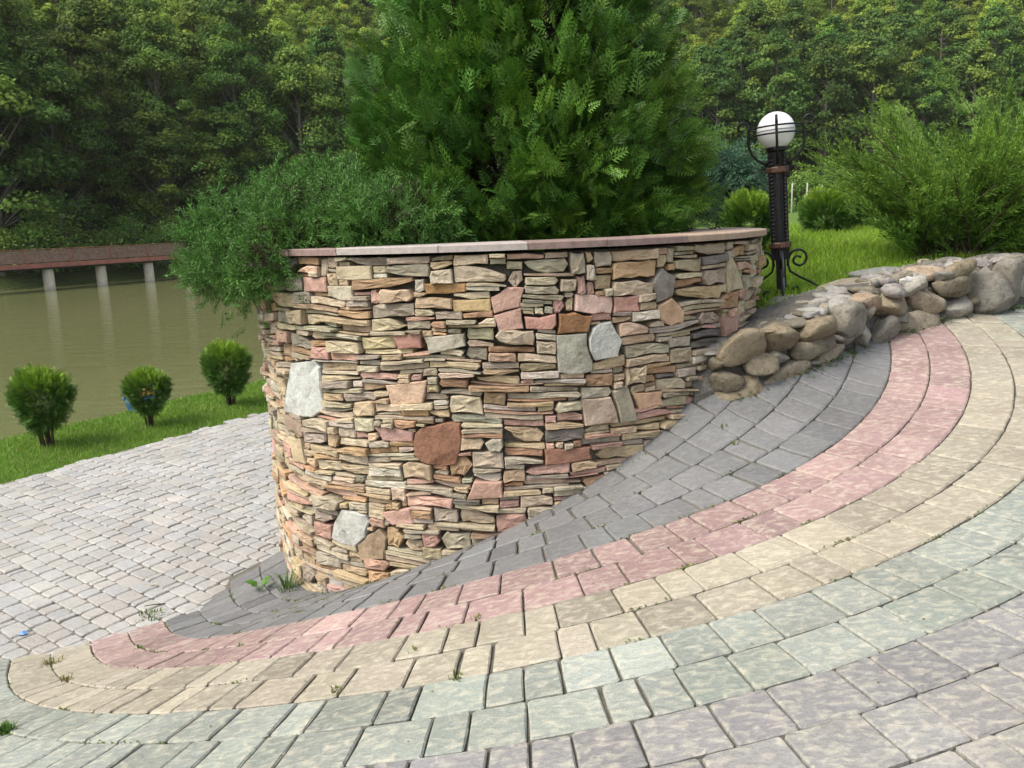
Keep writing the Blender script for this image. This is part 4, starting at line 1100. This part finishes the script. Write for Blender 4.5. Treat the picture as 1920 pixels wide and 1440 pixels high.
def leaf_blade(b, cl, o, d, up, L, w, col, teeth=4):
    """a broad toothed leaf: midrib ridge and two lobed halves"""
    d = unit(np.array(d, float)); sdv = unit(np.cross(d, up)); nu = np.cross(sdv, d)
    rib = [o + d * L * t + nu * (.12 * L * math.sin(t * 2.6) - .05 * L * t * t) for t in np.linspace(0, 1, teeth + 2)]
    k0 = len(b.V); V = list(rib)
    wd = [w * math.sin(math.pi * min(1, .12 + .88 * t) ** .8) * (1 if i % 2 else .68) for i, t in enumerate(np.linspace(0, 1, teeth + 2))]
    wd[-1] = .0
    V += [r + sdv * q + nu * q * .25 for r, q in zip(rib, wd)] + [r - sdv * q + nu * q * .25 for r, q in zip(rib, wd)]
    n_ = teeth + 2; F = []
    for i in range(n_ - 1): F += [(i, i + 1, n_ + i + 1, n_ + i), (i + 1, i, 2 * n_ + i, 2 * n_ + i + 1)]
    b.add(V, F); cl += [np.array(col)] * len(V)
wp = rz_pt(488, 1108)
wd_root = tag(empty('broadleaf_weed', wp), 'weed with two broad toothed leaves at the foot of the planter', 'weed')
for (dx, dy, L, w) in ((-1, .15, .075, .030), (.45, .5, .065, .026), (.2, -.9, .04, .015), (-.5, -.6, .035, .014), (.9, -.1, .05, .018)):
    b = MB(); cl = []; d = np.array([dx, dy, .35]); leaf_blade(b, cl, unit(d) * .02 + np.array([0, 0, .02]), d, np.array([0, 0, 1.0]), L, w, np.array([.085, .20, .030]) * RS.normal(1, .1))
    link('leaf', mesh_any('leaf', b.V, b.F, cl), M_GRASS, wd_root)
b = MB()
for a in range(5): b.tube([(0, 0, -.01), (.01 * math.cos(a), .01 * math.sin(a), .012), (.022 * math.cos(a * 1.3), .022 * math.sin(a * 1.3), .028)], [.0025, .002, .0015], 4)
b.build('stalk', mat_plain('weed_stalk_material', (.09, .16, .04), .6), wd_root)
tuft('grass_tuft', rz_pt(540, 1105), 46, .11, 'tall loose grass tuft at the lower left foot of the planter', 'grass', .05)
tuft('grass_tuft', rz_pt(655, 1098), 26, .05, 'small green tuft beside the bare cement patch of the planter', 'grass', .04)
tuft('grass_tuft', rz_pt(765, 1068), 10, .035, 'tiny weed at the planter foot above the grey pavers', 'grass', .02)
tuft('grass_tuft', rz_pt(280, 1158), 60, .03, 'grass along the joint where pink pavers meet the plaza', 'grass', .07, col=(.14, .19, .05))
tuft('grass_tuft', rz_pt(98, 1245), 60, .022, 'dry grass at the plaza end of the yellow pavers', 'grass', .06, col=(.22, .22, .08))
tuft('grass_tuft', rz_pt(12, 1372), 60, .03, 'grass tuft between green pavers at the left edge', 'grass', .03)
tuft('grass_tuft', rz_pt(262, 1216), 26, .014, 'moss tuft between the two pink paver rows', 'grass', .03)
tuft('grass_tuft', rz_pt(126, 1275), 30, .016, 'moss tuft in the joint of the yellow paver rows', 'grass', .03, col=(.2, .2, .07))
for i, (px, py) in enumerate([(895, 1161), (1358, 800), (1378, 832), (632, 1294), (775, 1222), (855, 1272)]):
    tuft('grass_tuft', rz_pt(px, py), 14, .014, ['yellow green sprout between pink and yellow pavers', 'small weed in the grey pavers below the boulder wall', 'sprig between grey pavers, lower of two by the boulder wall', 'sprout between yellow and green pavers, left one', 'sprout in the middle joint of the yellow pavers', 'sprout between yellow and green pavers, right one'][i], 'weed', .02, col=(.17, .2, .05))
# leafy ground cover along the boulder wall
n = 1500; X = RS.uniform(1.0, 3.4, n); Y = lw_y(X) + np.abs(RS.normal(0, .022, n)) * -1 + .03; keep = (np.sin(X * 9.0) + RS.normal(0, .5, n)) > .0; X, Y = X[keep], Y[keep]; n = len(X)
Pm = np.c_[X, Y, ramp_z(X, Y) + .004 + RS.rand(n) * .014]; D = unit(RS.normal(0, 1, (n, 3)) * [1, 1, .3]); 
leafq = (np.array([diam((0, 0, 0), (0, 1, .1), .42)]), np.array([.5]))
me = scatter('ground_cover', leafq, Pm, D, RS.uniform(.008, .018, n), np.array([.08, .155, .028]) * RS.normal(1, .2, (n, 1)), RS.normal(0, .4, n))
tag(link('ground_cover', me, M_GRASS), 'small leafy weeds along the foot of the boulder wall', 'weeds', kind='stuff')
# moss and seedlings in the joints, dry bits on the paving
Pm = []
for kk in (-3, -2, -1, 0, 1, 2, 3, 4, 5):
    for _ in range(10 if kk < 2 else 6):
        t_ = math.radians(RS.choice([RS.uniform(-68, -25), RS.uniform(-30, 40)])); r_ = R1 + kk * ROW + .001
        if r_ < R0 + .05: continue
        m_ = RS.randint(6, 26)
        tt = t_ + RS.normal(0, .012, m_); rr2 = r_ + RS.normal(0, .0022, m_); Pm.append(np.c_[CX + rr2 * np.sin(tt), CY - rr2 * np.cos(tt)])
tt = np.radians(RS.uniform(-70, 40, 500)); rr2 = R0 + .035 + np.abs(RS.normal(0, .018, 500)); tt = tt[np.sin(tt * 23) > .1]; rr2 = rr2[:len(tt)]; Pm.append(np.c_[CX + rr2 * np.sin(tt), CY - rr2 * np.cos(tt)])
Pm = np.concatenate(Pm); n = len(Pm); zz_ = np.maximum(ramp_z(Pm[:, 0], Pm[:, 1]), 0)
me = scatter('joint_moss', leafq, np.c_[Pm, zz_ + RS.uniform(-.004, .004, n)], unit(RS.normal(0, 1, (n, 3)) * [1, 1, .5]), RS.uniform(.005, .012, n), np.where(RS.rand(n, 1) < .35, np.array([.21, .20, .07]), np.array([.10, .16, .035])) * RS.normal(1, .2, (n, 1)), RS.normal(0, .5, n))
tag(link('joint_moss', me, M_GRASS), 'moss and tiny seedlings in the joints of the paving', 'moss', kind='stuff')
n = 420; X = RS.uniform(-3.6, 3.2, n); Y = RS.uniform(1.2, 6.0, n); ok = (np.hypot(X - CX, Y - CY) > R0 + .06) & ~((X > .6) & (Y > lw_y(X) - .05)) & ((X - EDGE[0]) * EN[0] + (Y - EDGE[1]) * EN[1] < -.1); X, Y = X[ok], Y[ok]; n = len(X)
zz_ = np.maximum(np.where((Y < 5.2), ramp_z(X, Y), 0), 0.006)
me = scatter('dry_bits', leafq, np.c_[X, Y, zz_ + .002], unit(np.c_[RS.normal(0, 1, (n, 2)), RS.normal(0, .05, n)]), RS.uniform(.003, .010, n), np.array([[.42, .38, .30], [.14, .11, .08], [.30, .25, .14]])[RS.randint(0, 3, n)], RS.normal(0, .15, n))
tag(link('dry_bits', me, M_GRASS), 'tiny dry leaf bits and grit scattered over the paving', 'debris', kind='stuff')
# blue scrap, dead leaf, twig on the plaza
p = rz_pt(42, 1190); b = MB(); b.add([(-.022, -.008, .004), (.018, -.012, .006), (.024, .008, .012), (.004, .014, .016), (-.016, .012, .007), (.0, 0, .015)], [(0, 1, 5), (1, 2, 5), (2, 3, 5), (3, 4, 5), (4, 0, 5)])
tag(b.build('plastic_scrap', M_BLUE, None, False, p), 'small blue plastic scrap lying on the plaza pavers', 'litter')
p = rz_pt(288, 1101); b = MB(); cl = []; leaf_blade(b, cl, np.array([-.02, 0, .008]), (1, .2, .1), np.array([0, 0, 1.]), .045, .014, (.55, .48, .34))
tag(link('fallen_leaf', mesh_any('fallen_leaf', b.V, b.F, cl), M_GRASS, None, p), 'dry pale leaf lying on the plaza pavers', 'leaf')
p = rz_pt(290, 1137); tag(MB().tube([(-.05, -.01, .008), (0, .004, .010), (.055, .012, .008)], [.003, .0035, .002], 5).build('fallen_twig', M_BARK, None, True, p), 'thin brown twig on the plaza beside the grey pavers', 'twig')

# ------------------------------------------------------------------ boardwalk over the river
A = np.array([-27.5, 44.0]); Bd = unit(np.array([5.1, 8.0])); Bn = np.array([-Bd[1], Bd[0]])
bw = tag(empty('boardwalk', (A[0], A[1], 0)), 'long red brown wooden boardwalk on pale piers across the river', 'bridge')
deck = .50; ang = math.atan2(Bd[1], Bd[0]); Rz = np.array([[math.cos(ang), -math.sin(ang), 0], [math.sin(ang), math.cos(ang), 0], [0, 0, 1]])
def along(t, o, z): return np.array([Bd[0] * t + Bn[0] * o, Bd[1] * t + Bn[1] * o, z])
t0, t1 = -14, 30
MB().box(along((t0 + t1) / 2, .9, deck + .10), (t1 - t0, 1.7, .08), Rz).build('deck', M_RAIL, bw)
MB().box(along((t0 + t1) / 2, .03, deck + .08), (t1 - t0, .06, .26), Rz).build('fascia', M_FASCIA, bw)
MB().box(along((t0 + t1) / 2, .9, deck - .10), (t1 - t0, 1.5, .10), Rz).build('beam', M_IRON, bw)
for k in range(6):
    MB().box(along((t0 + t1) / 2, .07, deck + .29 + k * .115), (t1 - t0, .03, .072), Rz).build('rail_slat', M_RAIL, bw)
MB().box(along((t0 + t1) / 2, .07, deck + .985), (t1 - t0, .10, .04), Rz).build('hand_rail', M_FASCIA, bw)
for k in range(18): MB().box(along(t0 + .4 + k * 2.5, .015, deck + .50), (.06, .05, .98), Rz).build('rail_post', M_FASCIA, bw)
for k in range(6): MB().box(along((t0 + t1) / 2, 1.72, deck + .29 + k * .115), (t1 - t0, .03, .072), Rz).build('rail_slat', M_RAIL, bw)
for px in (-40, 88, 188, 278, 350):
    d = rays((px, 500))[0]; M2 = np.array([[d[0], -Bd[0]], [d[1], -Bd[1]]]); sol = np.linalg.solve(M2, A + Bn * .55)
    q = along(sol[1], .55, 0)
    MB().lathe([(.30, -2.2), (.30, WATER_Z + .15), (.30, deck - .16)], 16, q).build('pier', M_PIER, bw, True)

# moored boat corner beyond the bank
bp = at_z(272, 786, -.82); bo = tag(empty('moored_boat', bp, 1.95), 'blue and yellow corner of a small boat behind the grassy bank', 'boat')
bo.scale = (.8, .62, 1)
b = MB(); sec = []
for t, w, z in ((0, .42, 0), (.5, .45, -.02), (1.0, .42, 0), (1.5, .28, .05), (1.8, .03, .12)):
    sec.append([(t, -w, .34 + z), (t, -w * .7, 0 + z), (t, w * .7, z), (t, w, .34 + z)])
V = [p_ for s_ in sec for p_ in s_]; F = [(i * 4 + j, (i + 1) * 4 + j, (i + 1) * 4 + j + 1, i * 4 + j + 1) for i in range(4) for j in range(3)] + [(0, 1, 2, 3)]
b.add(V, F).build('hull', M_BLUE, bo)
for s_ in (0, 3):
    MB().tube([np.array(sec[i][s_]) + np.array([0, 0, .01]) for i in range(5)], .026, 6).build('gunwale', M_BLUE, bo, True)
for t in (.35, .95): MB().box((t, 0, .34), (.26, .80, .03)).build('seat', M_YELLOW, bo)

# fence posts far right
for i, px in enumerate((1424, 1484, 1512, 1540, 1567)):
    y = 38 + i * .3; p = at_y(px, 402, y); gz = float(ground_z(p[0], y)); top = at_y(px, 343 - 0 * i, y)[2]
    b = MB(); b.tube([(0, 0, -.3), (0, 0, (top - gz) * .98), (0, 0, top - gz)], [.036, .036, .02], 6)
    tag(b.build('fence_post', M_POST, None, True, (p[0], y, gz)), 'thin pale fence post on the far lawn below the dark wood', 'post', 'row of thin pale fence posts')

# ------------------------------------------------------------------ wooded hillside
def crown_mesh(seed, n_cl=52, per=60, H=10.0, R=3.6, leaf=.34, base=2.6, col=(.145, .220, .033), warm=.7):
    rs = np.random.RandomState(seed); P, D, C, S = [], [], [], []; sk = MB()
    sk.tube([(0, 0, -1.5), (rs.normal(0, .1), rs.normal(0, .1), H * .35), (rs.normal(0, .25), rs.normal(0, .25), H * .92)], [.20, .15, .03], 7)
    for i in range(n_cl):
        h = base + (H - base) * rs.rand() ** .85; f = (h - base) / (H - base)
        rm = R * (math.sin(math.pi * min(1, .20 + .80 * f) ** .9) ** .7 if f < 1 else .1) * (1.05 - .30 * f)
        a = i * 2.399 + rs.normal(0, .3); r = rm * rs.uniform(.45, 1.05)
        c = np.array([math.cos(a) * r, math.sin(a) * r, h]); o = unit(np.array([math.cos(a), math.sin(a), .35]))
        cs = rs.uniform(.75, 1.35) * (1.1 - .35 * f); tone = rs.normal(1, .15)
        v = unit(rs.normal(0, 1, (per, 3))) * rs.rand(per, 1) ** .45 * np.array([cs, cs, cs * .48])
        v[:, 2] -= .22 * (v[:, 0] ** 2 + v[:, 1] ** 2) / cs
        P.append(c + v); nrm = unit(v * np.array([.6, .6, 1.2]) / cs + np.array([0, 0, .7]) + o * .3 + rs.normal(0, .45, (per, 3)))
        # leaf axis lies in the plane normal to nrm
        t = unit(np.cross(nrm, rs.normal(0, 1, (per, 3)))); D.append(np.stack([t, nrm], 1))
        yel = smooth01(.35, 1.0, rs.rand()) * warm
        cc = np.array(col) * (1 - yel) + np.array([.31, .38, .05]) * yel
        C.append(np.tile(cc * tone, (per, 1)) * rs.normal(1, .15, (per, 1))); S.append(leaf * rs.uniform(.6, 1.3, per))
        if i % 2 == 0: sk.tube([(0, 0, max(1.0, h - r * .7)), (c * .55 + np.array([0, 0, h * .45])) * [1, 1, .98], c], [.06, .035, .012], 4, False)
    P = np.concatenate(P); DD = np.concatenate(D); C = np.concatenate(C); S = np.concatenate(S)
    t, nr = DD[:, 0], DD[:, 1]; b = np.cross(nr, t)
    # leaf clump card: bent five-point spray
    V = np.stack([P - t * S[:, None] * .5, P + b * S[:, None] * .36 - nr * S[:, None] * .10, P + t * S[:, None] * .55 - nr * S[:, None] * .06, P - b * S[:, None] * .36 - nr * S[:, None] * .10], 1)
    me = mesh_fast('crown', V.reshape(-1, 3), np.arange(len(P) * 4).reshape(-1, 4), np.clip(np.repeat(C, 4, 0), .004, .4)); me.materials.append(M_LEAF)
    tr = mesh_any('trunk', sk.V, sk.F, None, True); tr.materials.append(M_BARK2)
    return me, tr
NEARV = [crown_mesh(60 + i, 95, 210, 10 + i % 3, 3.9, .20, .5, (.078, .145, .026), .35) for i in range(4)]
FARV = [crown_mesh(80 + i, 85, 140, 10 + i % 3, 4.1, .26, .8, (.180, .262, .040), warm=.4 + .12 * i) for i in range(6)]  # brighter, yellower leaves: sunlight on the upper slope is put into the colour
TALL = [crown_mesh(95 + i, 80, 150, 13, 3.2, .24, 3.6, (.075, .145, .032), .35) for i in range(3)]
trees = []; rs = np.random.RandomState(17)
cand = np.c_[rs.uniform(-95, 100, 14000), rs.uniform(40, 185, 14000)]
hz, ss = hill(cand[:, 0], cand[:, 1])
gz = ground_z(cand[:, 0], cand[:, 1])
px, py, dd = project(np.c_[cand, gz]); tx, ty, _ = project(np.c_[cand, gz + 12])
order = np.argsort(hz); kept = []
for i in order:
    if hz[i] < 1.6 or hz[i] > 46 or gz[i] < 0: continue
    if px[i] < -170 or px[i] > 2090 or py[i] < -20: continue
    if dd[i] > 165: continue
    x, y = cand[i]; sp = 4.2 if hz[i] < 7 else 4.0 + .012 * dd[i]
    if any((x - a) ** 2 + (y - b) ** 2 < sp * sp for a, b in kept): continue
    kept.append((x, y)); trees.append((i, x, y))
print('cand trees', len(trees)); trees = trees[:300]
for i, x, y in trees:
    d_ = dd[i]; left = px[i] < 900
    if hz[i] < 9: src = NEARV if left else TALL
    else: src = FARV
    me, tr = src[rs.randint(len(src))]; s_ = rs.uniform(.95, 1.3) * (1.15 if hz[i] < 8 else .95)
    if hz[i] < 9: lab, gr = ('large dark green broadleaf tree at the foot of the wooded hillside', 'trees at the foot of the left hillside') if left else ('tall slim tree at the dark lower edge of the wood', 'trees at the foot of the right hillside')
    else: lab, gr = ('tree coloured as sunlit yellow green, in the canopy on the upper left hillside', 'trees on the upper left hillside') if left else ('tree coloured as sunlit yellow green, in the canopy on the upper right hillside', 'trees on the upper right hillside')
    o = tag(empty('broadleaf_tree', (x, y, float(gz[i]) - .1), rs.rand() * 6.28), lab, 'tree', gr); o.scale = (s_, s_, s_ * rs.uniform(.92, 1.15))
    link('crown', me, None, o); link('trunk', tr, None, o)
print('trees', len(trees))
SHR = [crown_mesh(110 + i, 24, 170, 2.2, 1.5, .12, .12, (.09, .165, .03), .3) for i in range(3)]
k = 0
for t in np.arange(-16, 62, 2.3):
    for off in (1.9, 4.2):
        p = A + Bd * (t + rs.normal(0, .4)) + Bn * (off + 1.8 + rs.normal(0, .5)); z = float(ground_z(*p)); qx, qy, _ = project([[p[0], p[1], z]])
        if z < -.6 or qx[0] < -60 or qx[0] > 640 or (qx[0] > 480 and qy[0] < 300): continue
        s_ = rs.uniform(.8, 1.25) * (.8 if off < 3 else 1.35); o = tag(empty('bank_shrub', (p[0], p[1], z - .1), rs.rand() * 6), 'leafy green shrub on the far bank behind the boardwalk', 'shrub', 'shrubs along the far bank'); o.scale = (s_, s_, s_)
        me, tr = SHR[rs.randint(3)]; link('crown', me, None, o); link('stems', tr, None, o); k += 1
for px_ in range(1330, 1960, 34):
    p = at_y(px_ + rs.normal(0, 10), 400, 88 + rs.normal(0, 4)); z = float(ground_z(p[0], p[1]))
    o = tag(empty('field_shrub', (p[0], p[1], z - .1), rs.rand() * 6), 'low leafy shrub below the dark wood on the right', 'shrub', 'shrubs below the right wood'); s_ = rs.uniform(1.2, 2.2); o.scale = (s_, s_, s_)
    me, tr = SHR[rs.randint(3)]; link('crown', me, None, o); link('stems', tr, None, o)

# ------------------------------------------------------------------ summer haze
hm = bpy.data.materials.new('haze_material'); hm.use_nodes = True
hn = hm.node_tree.nodes; hn.remove(hn['Principled BSDF'])
pv = hn.new('ShaderNodeVolumePrincipled'); pv.inputs['Color'].default_value = (.93, .95, .92, 1); pv.inputs['Density'].default_value = .0002; pv.inputs['Anisotropy'].default_value = .2
hm.node_tree.links.new(pv.outputs[0], hn['Material Output'].inputs['Volume'])
tag(MB().box((0, 225, 57), (900, 620, 122)).build('haze', hm), kind='stuff')
